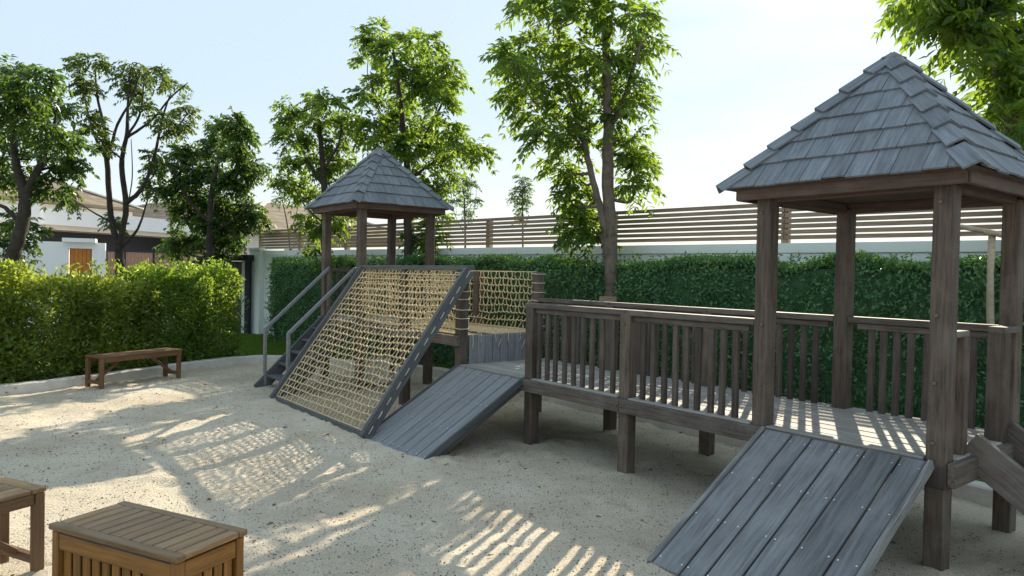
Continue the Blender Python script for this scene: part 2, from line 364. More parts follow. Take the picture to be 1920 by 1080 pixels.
def compound(base, dirs, length, pairs, ll, lw, tone):
    """pinnate leaves: opposite leaflets along a drooping stalk"""
    n = len(base); d = unit(dirs); flat = d.copy()
    side = unit(np.cross(d, np.array([0, 0, 1.0]) + .35*rng.normal(size=(n, 3)))); B, D, T, S = [], [], [], []
    for k in range(pairs):
        f = .28 + .72*k/(pairs-1)
        p = base + d*(length[:, None]*f) + np.array([0, 0, -1.0])*(length[:, None]*.42*f*f)
        along = unit(d + np.array([0, 0, -.84])*f)
        for sgn in (-1, 1):
            dd = side*sgn*.85 + along*.55 + np.array([0, 0, -.38]) + .20*rng.normal(size=(n, 3))
            B.append(p); D.append(dd); T.append(tone); S.append(.78 + .35*math.sin(math.pi*(.25+.6*k/pairs)) + np.zeros(n))
    B.append(p); D.append(along); T.append(tone); S.append(np.ones(n))
    B = np.concatenate(B); D = np.concatenate(D); T = np.concatenate(T); S = np.concatenate(S)*rng.uniform(.8, 1.15, len(B))
    return leaves(B, D, ll*S, lw*S, nrm=np.array([0, 0, 1.0])+.45*rng.normal(size=(len(B), 3)), tone=np.clip(T + rng.normal(0, .16, len(B)), 0, 1))
def join_leaf(parts):
    co, fa, to, b = [], [], [], 0
    for c, f, t in parts: co.append(c); fa.append(f+b); to.append(t); b += len(c)
    return np.concatenate(co), np.concatenate(fa), np.concatenate(to)
def tree(name, label, Y, limbs, clumps, mat, bark, leaf=.30, ll=.105, lw=.042, pairs=5, dens=1.0, depth=1.0, group='trees around the sand', xs=(0, 1)):
    """limbs: lists of (px, py, radius m[, depth offset]); clumps: (px, py, radius px[, density])"""
    foot = aty(limbs[0][0][0], limbs[0][0][1], Y); foot.z = 0.02
    root = empty(name, Matrix.Translation(foot)); tag(root, label, 'tree', group)
    inv = LM[root].inverted()
    V, Fc, nodes = [], [], []
    for li, lim in enumerate(limbs):
        pts = [aty(q[0], q[1], Y + (q[3] if len(q) > 3 else 0)) for q in lim]; rad = [q[2] for q in lim]
        if li == 0: pts.insert(0, Vector((pts[0].x, pts[0].y, 0))); rad.insert(0, rad[0]*1.25)
        sp = smooth_path(pts, 5); sr = np.interp(np.linspace(0, len(rad)-1, len(sp)), range(len(rad)), rad)
        sp = [p + Vector(rng.normal(0, .10, 3))*r for p, r in zip(sp, sr)]
        tube_geo([inv @ p for p in sp], list(sr), 8, V, Fc)
        nodes += list(zip(sp, sr))
    parts = []; clumps = [(xs[0]+(q[0]-xs[0])*xs[1], *q[1:]) for q in clumps]
    NP = np.array([[*p] for p, r in nodes]); NR = np.array([r for p, r in nodes])
    for cl in clumps:
        r = cl[2]*Y/F; dn = cl[3] if len(cl) > 3 else 1
        c = np.array(aty(cl[0], cl[1], Y + (rng.uniform(-1, 1) if cl[1] < 290 else rng.uniform(.1, .8))*depth))
        # a branch reaching into the clump
        j = np.argmin(np.linalg.norm(NP - c, axis=1) + 1.2*np.maximum(0, NP[:, 2]-c[2]+.05)); a = Vector(NP[j]); bq = Vector(c)
        mid = (a+bq)/2 + Vector((0, 0, -.08*(bq-a).length)) + Vector(rng.normal(0, .04, 3))
        r0 = min(.030, NR[j]*.6)
        tube_geo([inv @ p for p in smooth_path([a, mid, bq], 4)], list(np.linspace(r0, .008, 9)), 5, V, Fc)
        nt_ = max(3, int(round(7*dn*dens*max(.45, (r/.42)**1.6))))
        off = unit(rng.normal(size=(nt_, 3)))*(rng.random((nt_, 1))**.45)*max(.34*r, r - .8*leaf)
        tips = c + off
        for tp in tips:
            s = Vector(c*.6 + tp*.4); s = Vector(c) if rng.random() < .5 else s
            tube_geo([inv @ s, inv @ Vector((np.array(s)+tp)/2 + rng.normal(0, .02, 3)), inv @ Vector(tp)], [.008, .006, .004], 4, V, Fc, cap=False)
        k = 10
        bs = np.repeat(tips, k, 0); out = np.repeat(unit(off+1e-6), k, 0)
        dr = unit(rng.normal(size=bs.shape)*np.array([1, 1, .6]) + out*.7 + np.array([0, 0, .22]))
        bs = bs + dr*.02
        tn = np.clip(rng.normal(.5, .22, len(bs)) + .10*out[:, 2], 0, 1)
        parts.append(compound(bs, dr, leaf*rng.uniform(.65, 1.15, len(bs)), pairs, ll, lw, tn))
    obj('trunk', mesh('trunk', V, Fc, bark, True), LM[root].copy(), root)
    co, fa, to = join_leaf(parts)
    obj('crown', npmesh('crown', co - np.array(foot), fa, mat, to), LM[root].copy(), root)
    return root

# ------------------------------------------------------------------ boundary wall, slatted fence, hedge
WA, WB = Vector((-6.0, 17.3, 0)), Vector((7.5, 4.9, 0))
wd = (WB-WA).normalized(); wn = Vector((-wd.y, wd.x, 0)); wn = wn if wn.y < 0 else -wn      # towards the camera
wall = empty('boundary_wall', Matrix.Translation(WA)); tag(wall, 'pale mint painted boundary wall behind the long clipped hedge', 'wall')
wl = (WB-WA).length
bar('wall_panel', WA + Vector((0, 0, .96)), WB + Vector((0, 0, .96)), .16, 1.92, M_WALL, wall)
bar('coping', WA + Vector((0, 0, 1.982)) - wd*.02, WB + Vector((0, 0, 1.982)) + wd*.02, .22, .12, M_WALL, wall)
for q in (2.95*i + .9 for i in range(6)):
    p = WA + wd*q + wn*.09
    bar('pier', p + Vector((0, 0, .0)), p + Vector((0, 0, 1.9)), .24, .06, M_WALL, wall, up=wn)
# return of the wall at its left end, beside the dark gate
gp = WA + wd*.05
pr = empty('gate_pillar', Matrix.Translation(atz(480, 628, 0))); tag(pr, 'white rendered gate pillar between dark gate and hedge end', 'pillar')
pc = atz(480, 628, 0)
bar('pillar_shaft', pc + Vector((.12, .3, 0)), pc + Vector((.12, .3, 2.05)), .5, .62, M_WALL, pr, up=wn)
bar('pillar_cap', pc + Vector((.12, .3, 2.053)), pc + Vector((.12, .3, 2.12)), .54, .66, M_WALL, pr, up=wn)

fence = empty('slatted_fence', Matrix.Translation(WA + Vector((0, 0, 2.04)))); tag(fence, 'brown horizontal slat fence standing on top of the pale wall', 'fence')
FA, FB = aty(486, 458, 18.6), WB.copy(); FA.z = 0
FA = WA - wd*.3; q0 = -.3
import itertools
posts = [-.25, 1.57, 3.4, 5.5, 7.6, 10.15, 12.69, 15.2, 17.7]
for q in posts:
    p = WA + wd*q
    bar('fence_post', p + Vector((0, 0, 2.044)), p + Vector((0, 0, 2.53)), .09, .09, M_FENCE, fence, up=wd)
for a, b_ in zip(posts, posts[1:]):
    for k in range(7):
        z = 2.10 + .0675*k + .012
        p = WA + wd*(a+.004) + wn*.058; e = WA + wd*(b_-.004) + wn*.058
        bar('slat', p + Vector((0, 0, z+rng.normal(0, .0015))), e + Vector((0, 0, z+rng.normal(0, .0015))), .022, .050, M_FENCE, fence)

def hedge(name, label, pts, h, thick, mat, ls, dens, cat='hedge', group=None, lump=.10, tops=.12, core=True, tone_top=.25, seed=3):
    """clipped hedge along a line of (x, y): uneven core plus a shell of single leaves"""
    pts = [Vector((x, y, 0)) for x, y in pts]; root = empty(name, Matrix.Translation(pts[0])); tag(root, label, cat, group)
    o = np.array(pts[0]); seg = [(pts[i+1]-pts[i]).length for i in range(len(pts)-1)]; cum = np.concatenate([[0], np.cumsum(seg)]); Lh = cum[-1]
    PX = np.array([[p.x, p.y] for p in pts])
    def at(s):
        s = np.clip(s, 0, Lh); x = np.interp(s, cum, PX[:, 0]); y = np.interp(s, cum, PX[:, 1])
        e = .05; dx = np.interp(np.clip(s+e, 0, Lh), cum, PX[:, 0])-np.interp(np.clip(s-e, 0, Lh), cum, PX[:, 0]); dy = np.interp(np.clip(s+e, 0, Lh), cum, PX[:, 1])-np.interp(np.clip(s-e, 0, Lh), cum, PX[:, 1])
        l = np.hypot(dx, dy)+1e-9; return x, y, dx/l, dy/l
    def lumpf(s, z, sd): return lump*((vnoise(s*2.1, z*2.3+sd*9, seed+sd)-.5)*1.5 + (vnoise(s*6, z*6+sd*5, seed+7+sd)-.5)*.8)
    parts = []
    # faces: 0 front(-), 1 back(+), 2 top, 3 start end, 4 far end
    def emit(n, kind):
        s = rng.uniform(0, Lh, n); z = h*rng.random(n)**.9; w = rng.uniform(-thick/2, thick/2, n)
        lf = lumpf(s, z, kind)
        ht = h + tops*(vnoise(s*1.7, s*0+3, seed+21)-.5)*2 + tops*.6*(vnoise(s*5.3, w*4, seed+22)-.5)
        if kind == 0: w = -thick/2 - lf; nn = (-1, 0, .15); z = z*ht/h
        elif kind == 1: w = thick/2 + lf; nn = (1, 0, .15); z = z*ht/h
        elif kind == 2: z = ht + .3*lf; nn = (0, 0, 1)
        elif kind == 3: s = 0*s - lf; nn = (0, -1, .2); z = z*ht/h
        else: s = Lh + lf; nn = (0, 1, .2); z = z*ht/h
        edge = np.clip((z-(h-.18))/.18, 0, 1); w = w*(1-.14*edge)
        x, y, tx, ty = at(s); ex = np.where(s < 0, s, np.where(s > Lh, s-Lh, 0))
        nx_, ny_ = -ty, tx     # left normal of the line
        depth = -rng.random(n)**2*.10
        bx_ = x + nx_*w + tx*ex; by_ = y + ny_*w + ty*ex
        N3 = np.stack([nx_*nn[0] + tx*nn[1], ny_*nn[0] + ty*nn[1], np.full(n, nn[2])], -1)
        base = np.stack([bx_, by_, z], -1) + N3*depth[:, None]
        d = unit(N3*.75 + rng.normal(size=(n, 3))*.75 + np.array([0, 0, .25]))
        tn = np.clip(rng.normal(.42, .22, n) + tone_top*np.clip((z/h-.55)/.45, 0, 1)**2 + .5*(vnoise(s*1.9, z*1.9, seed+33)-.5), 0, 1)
        parts.append(leaves(base-o, d, ls*rng.uniform(.6, 1.35, n), ls*.5*rng.uniform(.7, 1.2, n), nrm=N3+rng.normal(size=(n, 3))*.55, tone=tn))
    for kind, area in ((0, Lh*h), (1, Lh*h*(.25 if core else 1)), (2, Lh*thick), (3, thick*h), (4, thick*h)): emit(int(area*dens), kind)
    if not core:
        n = int(Lh*h*dens*1.3); s = rng.uniform(-.05, Lh+.05, n); w = rng.uniform(-thick/2, thick/2, n); z = rng.uniform(.05, h, n)
        x, y, tx, ty = at(s); b_ = np.stack([x-ty*w, y+tx*w, z], -1)
        parts.append(leaves(b_-o, rng.normal(size=(n, 3))+np.array([0, 0, .5]), ls*rng.uniform(.6, 1.35, n), ls*.5*rng.uniform(.7, 1.2, n), tone=np.clip(rng.normal(.45, .22, n)+tone_top*np.clip((z/h-.55)/.45, 0, 1)**2, 0, 1)))
    # sprigs standing out of the top
    n = int(Lh*26); s = rng.uniform(0, Lh, n); x, y, tx, ty = at(s); w = rng.uniform(-thick/2, thick/2, n)*.9
    for j in range(5):
        b_ = np.stack([x - ty*w, y + tx*w, h - .04 + tops*.8*(rng.random(n)) + .02*j], -1)
        parts.append(leaves(b_-o, rng.normal(size=(n, 3))*.8+np.array([0, 0, .8]), ls*rng.uniform(.7, 1.4, n), ls*.45*np.ones(n), tone=np.clip(rng.normal(.7, .2, n), 0, 1)))
    co, fa, to = join_leaf(parts)
    f = obj('foliage', npmesh('foliage', co, fa, mat, to), LM[root].copy(), root); f['kind'] = 'stuff'
    # woody inner body
    if not core:
        V, Fc = [], []
        for k in range(int(Lh*9)):
            s_ = rng.uniform(.1, Lh-.1); x, y, tx, ty = [float(v) for v in at(np.array(s_))]; w = rng.uniform(-.25, .25)
            p = [Vector((x-ty*w-o[0], y+tx*w-o[1], 0))]
            for q_ in range(4): p.append(p[-1] + Vector((rng.normal(0, .07), rng.normal(0, .07), h*.235)))
            tube_geo(smooth_path(p, 2), list(np.linspace(.012, .004, 9)), 5, V, Fc)
        obj('stems', mesh('stems', V, Fc, M_BARK, True), LM[root].copy(), root); return root
    V, Fc = [], []; ns = max(4, int(Lh/.35)); zs = [0.0, h*.3, h*.6, h*.88, h-.07]
    ring = [(-1, z) for z in zs] + [(1, z) for z in reversed(zs)]
    for i in range(ns+1):
        s = .06 + (Lh-.12)*i/ns; x, y, tx, ty = [float(v) for v in at(np.array(s))]
        for sg, z in ring:
            w = sg*(thick/2-.09)*(.85 if z > h*.9 else 1) + .03*math.sin(i*2.1+z*5)
            V.append((x-ty*w-o[0], y+tx*w-o[1], z))
    m = len(ring)
    for i in range(ns):
        for j in range(m-1): Fc.append((i*m+j, (i+1)*m+j, (i+1)*m+j+1, i*m+j+1))
    Fc += [tuple(range(m)), tuple(ns*m+j for j in reversed(range(m)))]
    obj('branches', mesh('branches', V, Fc, M_HCORE), LM[root].copy(), root)
    return root
M_HCORE = plain('hedge inside', (.045, .095, .045), 1, .4, 9, .1)
HA = WA + wd*1.75 + wn*.55; HB = WB + wn*.55
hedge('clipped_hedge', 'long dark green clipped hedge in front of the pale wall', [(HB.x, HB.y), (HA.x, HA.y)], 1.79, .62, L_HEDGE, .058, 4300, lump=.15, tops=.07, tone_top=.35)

# ------------------------------------------------------------------ left hedge: separate shrubs in a row behind the kerb
shr = [(.05, L_HEDG2, 'yellow green shrub cut by the left picture edge', 1.40),
       (.95, L_HEDG2, 'bright yellow green shrub behind the left end of the far bench', 1.42),
       (1.85, L_HEDG2, 'yellow topped shrub behind the middle of the far bench', 1.46),
       (2.75, L_HEDG3, 'mixed green and yellow shrub behind the right end of the far bench', 1.48),
       (3.65, L_HEDG3, 'deep green rounded shrub at the lawn end of the shrub row', 1.56)]
hl0 = Vector((-6.98, 8.45, 0)); hl1 = Vector((-5.28, 11.9, 0)); hdv = (hl1-hl0).normalized()
for i, (q, mt, lb, hh) in enumerate(shr):
    a = hl0 + hdv*q; b_ = hl0 + hdv*(q+(.92 if i < 4 else .72))
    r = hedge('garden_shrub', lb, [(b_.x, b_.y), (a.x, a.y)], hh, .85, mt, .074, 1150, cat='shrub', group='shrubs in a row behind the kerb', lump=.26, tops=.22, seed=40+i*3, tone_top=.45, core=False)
# ------------------------------------------------------------------ grass
def grass(name, label, regions, n, hmin=.03, hmax=.075):
    B = []
    for poly, cnt in regions:
        (x0, y0), (x1, y1), (x2, y2), (x3, y3) = poly
        a, b_ = rng.random(cnt), rng.random(cnt)
        x = (1-a)*((1-b_)*x0+b_*x3)+a*((1-b_)*x1+b_*x2); y = (1-a)*((1-b_)*y0+b_*y3)+a*((1-b_)*y1+b_*y2)
        B.append(np.stack([x, y, np.full(cnt, .05)], -1))
    B = np.concatenate(B); n = len(B)
    d = rng.normal(size=(n, 3))*np.array([.5, .5, 0])+np.array([0, 0, 1.0])
    co, fa, to = leaves(B, d, rng.uniform(hmin, hmax, n), .007, fold=.1)
    o = obj(name, npmesh(name, co, fa, L_GRASS, to)); tag(o, label, 'grass', kind='stuff')
k2 = [loc(1.80, s) for s in (7.5, 4.7)]; k3 = [loc(2.5, s) for s in (7.5, 4.7)]
grass('grass', 'short sunlit lawn grass beyond the kerb near the gate pillar', [
    (((-4.5, 12.2), (-2.0, 12.0), (-3.5, 16.0), (-6.5, 16.4)), 34000),
    ((k2[0], k2[1], k3[1], k3[0]), 9000), (((-2.0, 12.0), loc(1.8, 7.5), loc(2.9, 7.4), (-3.5, 15.5)), 9000)], 0)

# ------------------------------------------------------------------ houses behind
def prism(name, poly, z0, z1, mat, parent):
    n = len(poly); V = [(x, y, z0) for x, y in poly] + [(x, y, z1) for x, y in poly]
    Fc = [tuple(reversed(range(n))), tuple(range(n, 2*n))] + [(i, (i+1) % n, n+(i+1) % n, n+i) for i in range(n)]
    o = LM[parent]; return obj(name, mesh(name, [o.inverted() @ Vector(v) for v in V], Fc, mat), o.copy(), parent)
def quadbox(a, b, depth):         # footprint from a to b going back by depth
    a, b = Vector((a[0], a[1], 0)), Vector((b[0], b[1], 0)); d = (b-a).normalized(); nrm = Vector((-d.y, d.x, 0))
    return [(a.x, a.y), (b.x, b.y), ((b+nrm*depth).x, (b+nrm*depth).y), ((a+nrm*depth).x, (a+nrm*depth).y)]
hA, hB = Vector((-14.3, 21.6)), Vector((-11.9, 27.2)); hd = (hB-hA).normalized(); hn = Vector((-hd.y, hd.x))
h1 = empty('white_house', Matrix.Translation((hA.x, hA.y, 0))); tag(h1, 'white house with deep flat fascia band and tan hipped roof', 'house')
fr = lambda k: hA + (hB-hA)*k
aL = fr(-.75); aR = fr(1.0)
prism('garage_shade', quadbox(aL + hn*1.2, aR + hn*1.2, 5), 0, 2.75, M_DARK, h1)  # near-black block: shade inside the garage opening put into its colour
prism('fascia_band', quadbox(aL, aR, 7), 2.84, 3.33, M_WHITE, h1)
prism('soffit_band', quadbox(aL + hn*.12, aR + hn*.12, 6.8), 2.70, 2.838, M_CREAM, h1)
cL = fr(-.04)
prism('column', quadbox(cL - hn*.06 - hd*.2, cL + hd*.15 - hn*.06, .5), 0, 3.42, M_WHITE, h1)
prism('wall', quadbox(aL + hn*.3, fr(-.08) + hn*.3, 4), 0, 2.69, M_CREAM, h1)
def hip(parent, c, ax, hl, hw, z0, z1, ridge, mat):
    ax = Vector((ax[0], ax[1])).normalized(); nr = Vector((-ax.y, ax.x)); c = Vector(c)
    P = [c+ax*hl+nr*hw, c-ax*hl+nr*hw, c-ax*hl-nr*hw, c+ax*hl-nr*hw]; r0, r1 = c+ax*ridge, c-ax*ridge
    V = [(p.x, p.y, z0) for p in P] + [(r0.x, r0.y, z1), (r1.x, r1.y, z1)] + [(p.x, p.y, z0-.12) for p in P]
    Fc = [(0, 1, 5, 4), (1, 2, 5), (2, 3, 4, 5), (3, 0, 4), (6, 7, 1, 0), (7, 8, 2, 1), (8, 9, 3, 2), (9, 6, 0, 3), (9, 8, 7, 6)]
    o = LM[parent]; rf = obj('roof', mesh('roof', [o.inverted() @ Vector(v) for v in V], Fc, mat), o.copy(), parent)
    for p, r in ((P[0], r0), (P[1], r1), (P[2], r1), (P[3], r0)):
        bar('ridge_cap', (p.x, p.y, z0+.03), (r.x, r.y, z1+.03), .2, .06, M_CREAM, rf)
    return rf
hip(h1, (-17.8, 26.5), (.42, .9), 2.8, 2.2, 3.86, 4.85, .35, M_TILE)
prism('upper_wall', quadbox((-17.2, 23.3), (-14.95, 27.9), 3.6), 3.331, 3.738, M_CREAM, h1)
# street wall with timber door and slatted sliding gate in front of that house
sw = empty('street_wall', Matrix.Translation(aty(80, 500, 19.5))); tag(sw, 'white street wall with a small orange timber door', 'wall')
a, b_, = aty(-120, 500, 18.6), aty(197, 500, 20.2)
d_ = (b_-a); d_.z = 0
def onw(px): 
    # point of the street wall line seen at px
    r_ = ray(px, 500); A = Vector((a.x, a.y)); D = Vector((d_.x, d_.y)); Q = Vector((r_.x, r_.y))
    t = (A.x*D.y - A.y*D.x)/(Q.x*D.y - Q.y*D.x); return Q*t
def wallseg(name, x0, x1, z0, z1, mat, th=.2, off=0, parent=sw):
    p, q = onw(x0), onw(x1); nn = Vector((-(q-p).y, (q-p).x)).normalized()
    return prism(name, quadbox(p+nn*off, q+nn*off, th), z0, z1, mat, parent)
wallseg('wall_panel', -120, 128, 0, 2.25, M_WHITE); wallseg('wall_panel', 172, 197, 0, 2.25, M_WHITE); wallseg('lintel', 128, 172, 2.08, 2.25, M_WHITE)
wallseg('canopy', 118, 180, 2.252, 2.36, M_WHITE, .45, -.2)
dr = wallseg('door', 130, 170, 0, 2.075, M_DOOR, .06, .06)
for k in range(5):
    wallseg('door_board', 131+8*k*.98, 131+8*k*.98+7.2, .02, 2.06, M_DOOR, .02, .035, parent=sw)
sg = empty('sliding_gate', Matrix.Translation((*onw(280), 0))); tag(sg, 'sliding gate of thin vertical timber slats in dark frame', 'gate')
wallseg('top_rail', 198, 400, 2.02, 2.08, M_NAVY, .06, .1, sg); wallseg('bottom_rail', 198, 400, .1, .18, M_NAVY, .06, .1, sg)
for px in (198, 233, 287, 337, 388): wallseg('frame_post', px, px+2.2, .181, 2.018, M_NAVY, .06, .1, sg)
for s0, s1 in ((201, 232), (236, 286), (290, 336), (340, 387)):
    V, Fc = [], []
    n = int((s1-s0)/2.6)
    for i in range(n):
        p, q = onw(s0+(s1-s0)*i/n), onw(s0+(s1-s0)*(i+.72)/n); nn = Vector((-(q-p).y, (q-p).x)).normalized()
        fp = quadbox(p+nn*.11, q+nn*.11, .03); b0 = len(V); V += [(x, y, .185) for x, y in fp] + [(x, y, 2.015) for x, y in fp]
        Fc += [(b0, b0+1, b0+5, b0+4), (b0+1, b0+2, b0+6, b0+5), (b0+2, b0+3, b0+7, b0+6), (b0+3, b0, b0+4, b0+7), (b0+4, b0+5, b0+6, b0+7)]
    o = obj('slat_infill', mesh('slat_infill', [LM[sg].inverted() @ Vector(v) for v in V], Fc, M_GATE), LM[sg].copy(), sg); o['kind'] = 'stuff'
# second house
h2 = empty('cream_house', Matrix.Translation(aty(520, 500, 30))); tag(h2, 'cream house with tan hipped roof behind the slatted fence', 'house')
e0, e1 = aty(405, 430, 27), aty(610, 440, 31)
prism('wall', quadbox((e0.x, e0.y), (e1.x, e1.y), 8), 0, 2.42, M_CREAM, h2)
prism('parapet', quadbox((e0.x-.2, e0.y-.4), (e1.x+.2, e1.y-.4), 8.6), 2.424, 2.95, M_WHITE, h2)
hip(h2, ((e0.x+e1.x)/2-.4, (e0.y+e1.y)/2+3.6), (e1.x-e0.x, e1.y-e0.y), 5.0, 3.9, 3.06, 4.55, 1.4, M_TILE)
h3 = empty('far_house', Matrix.Translation(aty(300, 420, 36))); tag(h3, 'far house roof showing between the bare trunked tree and dark tree', 'house')
c = aty(330, 420, 38)
prism('wall', quadbox((c.x-4, c.y-3), (c.x+4, c.y-2), 7), 0, 3.3, M_CREAM, h3)
hip(h3, (c.x, c.y+1), (1, .1), 5.6, 4.6, 3.45, 5.1, 1.5, M_TILE)
# dark entrance gate beside the pillar
eg = empty('entrance_gate', Matrix.Translation(atz(435, 640, 0))); tag(eg, 'dark navy entrance gate with flat canopy left of the white pillar', 'gate')
g0, g1 = aty(398, 500, 17.6), aty(466, 500, 17.2)
prism('gate_leaf', quadbox((g0.x, g0.y+.35), (g1.x-.12, g1.y+.35), .06), 0, 1.78, M_NAVY, eg)
prism('canopy', quadbox((g0.x-.1, g0.y-.1), (g1.x+.02, g1.y-.1), .9), 1.80, 1.94, M_NAVY, eg)
prism('jamb', quadbox((g1.x-.09, g1.y), (g1.x+.01, g1.y), .3), 0, 1.795, M_NAVY, eg)
prism('jamb', quadbox((g0.x-.1, g0.y), (g0.x, g0.y), .3), 0, 1.795, M_NAVY, eg)
prism('white_reveal', quadbox((g1.x-.2, g1.y+.1), (g1.x-.10, g1.y+.1), .2), 0, 1.79, M_WHITE, eg)

# ------------------------------------------------------------------ the play structure
PS = empty('play_structure', B0.copy())
tag(PS, 'long timber play structure with two shingled roofs, bridge, rope net and ramps', 'play structure')
def pbar(name, p0, p1, w, h, mat, parent=PS, up=(0, 0, 1), c=.005): return bar(name, p0, p1, w, h, mat, parent, up, B0, c)
def post(t, s, z0, z1, w=.105, mat=M_POST, name='post'): return pbar(name, (t, s, z0), (t, s, z1), w, w, mat, up=(1, 0, 0), c=.007)
# posts
for t in (0, TB):
    post(t, 0, -.1, 2.14); post(t, S1, -.1, 2.14)
    for s in (S2, S3): post(t, s, -.1, ZR-.025)
    for s in (S4, S5): post(t, s, -.1, ZN)
    for s in (S6, S7): post(t, s, -.1, 2.46)
# pieces bolted round the feet of the front corner post
pbar('post_sleeve', (0, 0, .475), (0, 0, .60), .118, .118, M_BAL, up=(1, 0, 0))
# deck: joist beams along both sides, planks lengthwise
def beam(s0, s1, t, ztop, h=.108, w=.05, name='beam'): return pbar(name, (t, s0, ztop-h/2), (t, s1, ztop-h/2), w, h, M_RAIL)
for t, sg_ in ((-.078, -1), (TB+.078, 1)):
    for s0, s1 in ((.055, S2-.002), (S2+.002, S3+.05)): beam(s0, s1, t, ZD-.012)
for t in (-.078, TB+.078): beam(S3+.054, S4-.06, t, ZD-.012)
for s in (0, S1, S2, S3, S4-.10): pbar('joist', (-.05, s+.078, ZD-.075), (TB+.05, s+.078, ZD-.075), .045, .09, M_BAL)
pbar('end_beam', (-.06, -.085, ZD-.075), (TB+.06, -.085, ZD-.075), .045, .13, M_RAIL)
nP = 9; pw = (TB+.14)/nP
deck = pbar('deck', (TB/2, .1, ZD-.037), (TB/2, S4-.15, ZD-.037), .9, .012, M_BAL)
for i in range(nP):
    t = -.07 + pw*(i+.5)
    cuts = [-.07, S2+.02, S4-.062] if i % 2 else [-.07, S1+.05, S3+.05, S4-.062]
    for a, b_ in zip(cuts, cuts[1:]):
        # planks are notched round the posts by stopping short where a post row runs through
        if i in (0, nP-1):
            stops = [s for s in (0, S1, S2, S3) if a-.06 < s < b_+.06]; e = [a] + sum([[s-.058, s+.058] for s in stops], []) + [b_]
            prs = [(e[j], e[j+1]) for j in range(0, len(e), 2) if e[j+1]-e[j] > .05]
        else: prs = [(a, b_)]
        for x, y in prs: pbar('deck_plank', (t, x+.002, ZD-.014+rng.normal(0, .0012)), (t, y-.002, ZD-.014+rng.normal(0, .0012)), pw-.007, .028, M_DECK, deck)
# railings
def railing(t, s0, s1, nb, zb=ZD, ztop=ZR, first=None):
    r = pbar('railing', (t, s0, ztop-.02), (t, s1, ztop-.02), .095, .045, M_RAIL)
    pbar('under_rail', (t, s0+.055, ztop-.068), (t, s1-.055, ztop-.068), .035, .045, M_RAIL, r)
    for k in range(nb):
        s = s0 + .055 + (s1-s0-.11)*(k+1)/(nb+1) + rng.normal(0, .004)
        pbar('baluster', (t+rng.normal(0, .002), s, zb-.06 if t < .5 else zb-.04), (t+rng.normal(0, .002), s+rng.normal(0, .003), ztop-.09), .045, .032, M_BAL, r, up=(1, 0, 0))
    return r
railing(-.0, S1+.055, S2+.0, 9); railing(-.0, S2+.001, S3+.075, 9)
railing(TB, S1+.055, S2, 9); railing(TB, S2+.001, S3, 9); railing(TB, S3+.001, S4-.055, 8)
railing(TB, .055, S1-.055, 8)
# gate posts and short side panels at the right hand steps
for t, nm in ((.20, 'newel'), (.80, 'newel')):
    pbar(nm, (t, -.02, ZD-.12), (t, -.02, ZR-.03), .075 if t < .5 else .10, .06 if t < .5 else .10, M_POST, up=(1, 0, 0))
pbar('side_cap', (.055, -.02, ZR-.015), (.24, -.02, ZR-.015), .06, .035, M_RAIL)
pbar('side_cap', (.75, -.02, ZR-.015), (TB-.055, -.02, ZR-.015), .10, .04, M_RAIL)
# right hand steps going down away from the camera's right
st_ = pbar('steps', (.28, -.04, ZD+.04), (.28, -1.08, -.06), .045, .19, M_RAIL)
pbar('stringer', (.86, -.04, ZD+.04), (.86, -1.08, -.06), .045, .19, M_RAIL, st_)
for k in range(3):
    z = .47 - .16*k; s = -.27 - .24*k
    pbar('tread', (.303, s, z), (.837, s, z), .20, .03, M_DECK, st_)

# ramps: planks, raised side strips and screws
def ramp_(s0, s1, tt, tb_, ztop, mat, widths, edge_mat, seed):
    top = Vector((tt, 0, ztop)); bot = Vector((tb_, 0, .0)); sl = (bot-top).normalized(); nr = Vector((-sl.z, 0, sl.x)); nr = nr if nr.z > 0 else -nr
    mid = lambda s, e: (Vector((top.x, s, top.z))+nr*e, Vector((bot.x, s, bot.z))+nr*e)
    rp_ = pbar('ramp', *mid(s0+.07, -.075), .04, .10, M_NETF, up=nr)
    pbar('ramp_bearer', *mid(s1-.07, -.075), .04, .10, M_NETF, rp_, up=nr); pbar('ramp_bearer', *mid((s0+s1)/2, -.075), .04, .10, M_NETF, rp_, up=nr)
    tot = sum(widths); s = s1; k_ = (s1-s0)/tot; V, Fc = [], []
    for w in widths:
        w *= k_; c_ = s - w/2; p, q = mid(c_, -.010 + rng.normal(0, .001))
        pbar('plank', p, q, w-.013, .026, mat, rp_, up=nr)
        ln = (q-p).length
        for f_ in (.06, .36, .66, .95):
            for e_ in (-1, 1):
                if rng.random() < .12: continue
                ctr = p + (q-p)*f_ + Vector((0, e_*(w/2-.022+rng.normal(0, .003)), 0)) + nr*.0145
                b0 = len(V)
                for a_ in range(6): V.append(ctr + sl*(.0052*math.cos(a_*math.pi/3)) + Vector((0, .0052*math.sin(a_*math.pi/3), 0)))
                Fc.append(tuple(range(b0, b0+6)))
        s -= w
    sc_ = obj('screw', mesh('screw', V, Fc, M_STEEL), B0.copy(), rp_); sc_['kind'] = 'stuff'
    for s_ in (s0-.014, s1+.014):
        p, q = mid(s_, -.012); pbar('edge_strip', p, q, .026, .06, edge_mat, rp_, up=nr)
    return rp_
r1 = ramp_(.02, S1-.08, -.09, -1.20, ZD-.012, M_RAMP, [1.25, .85, 1.15, 1.0, 1.25, .9], M_EDGE, 1)
r1['label'] = 'near ramp of dark slate grey planks with pale screw heads'
r2 = ramp_(S3+.04, S4-.08, -.09, -1.17, ZD-.012, M_RAMP2, [1, 1, 1, 1, 1, 1, .9], M_NETF, 2)
r2['label'] = 'grey plank ramp beside the rope net'
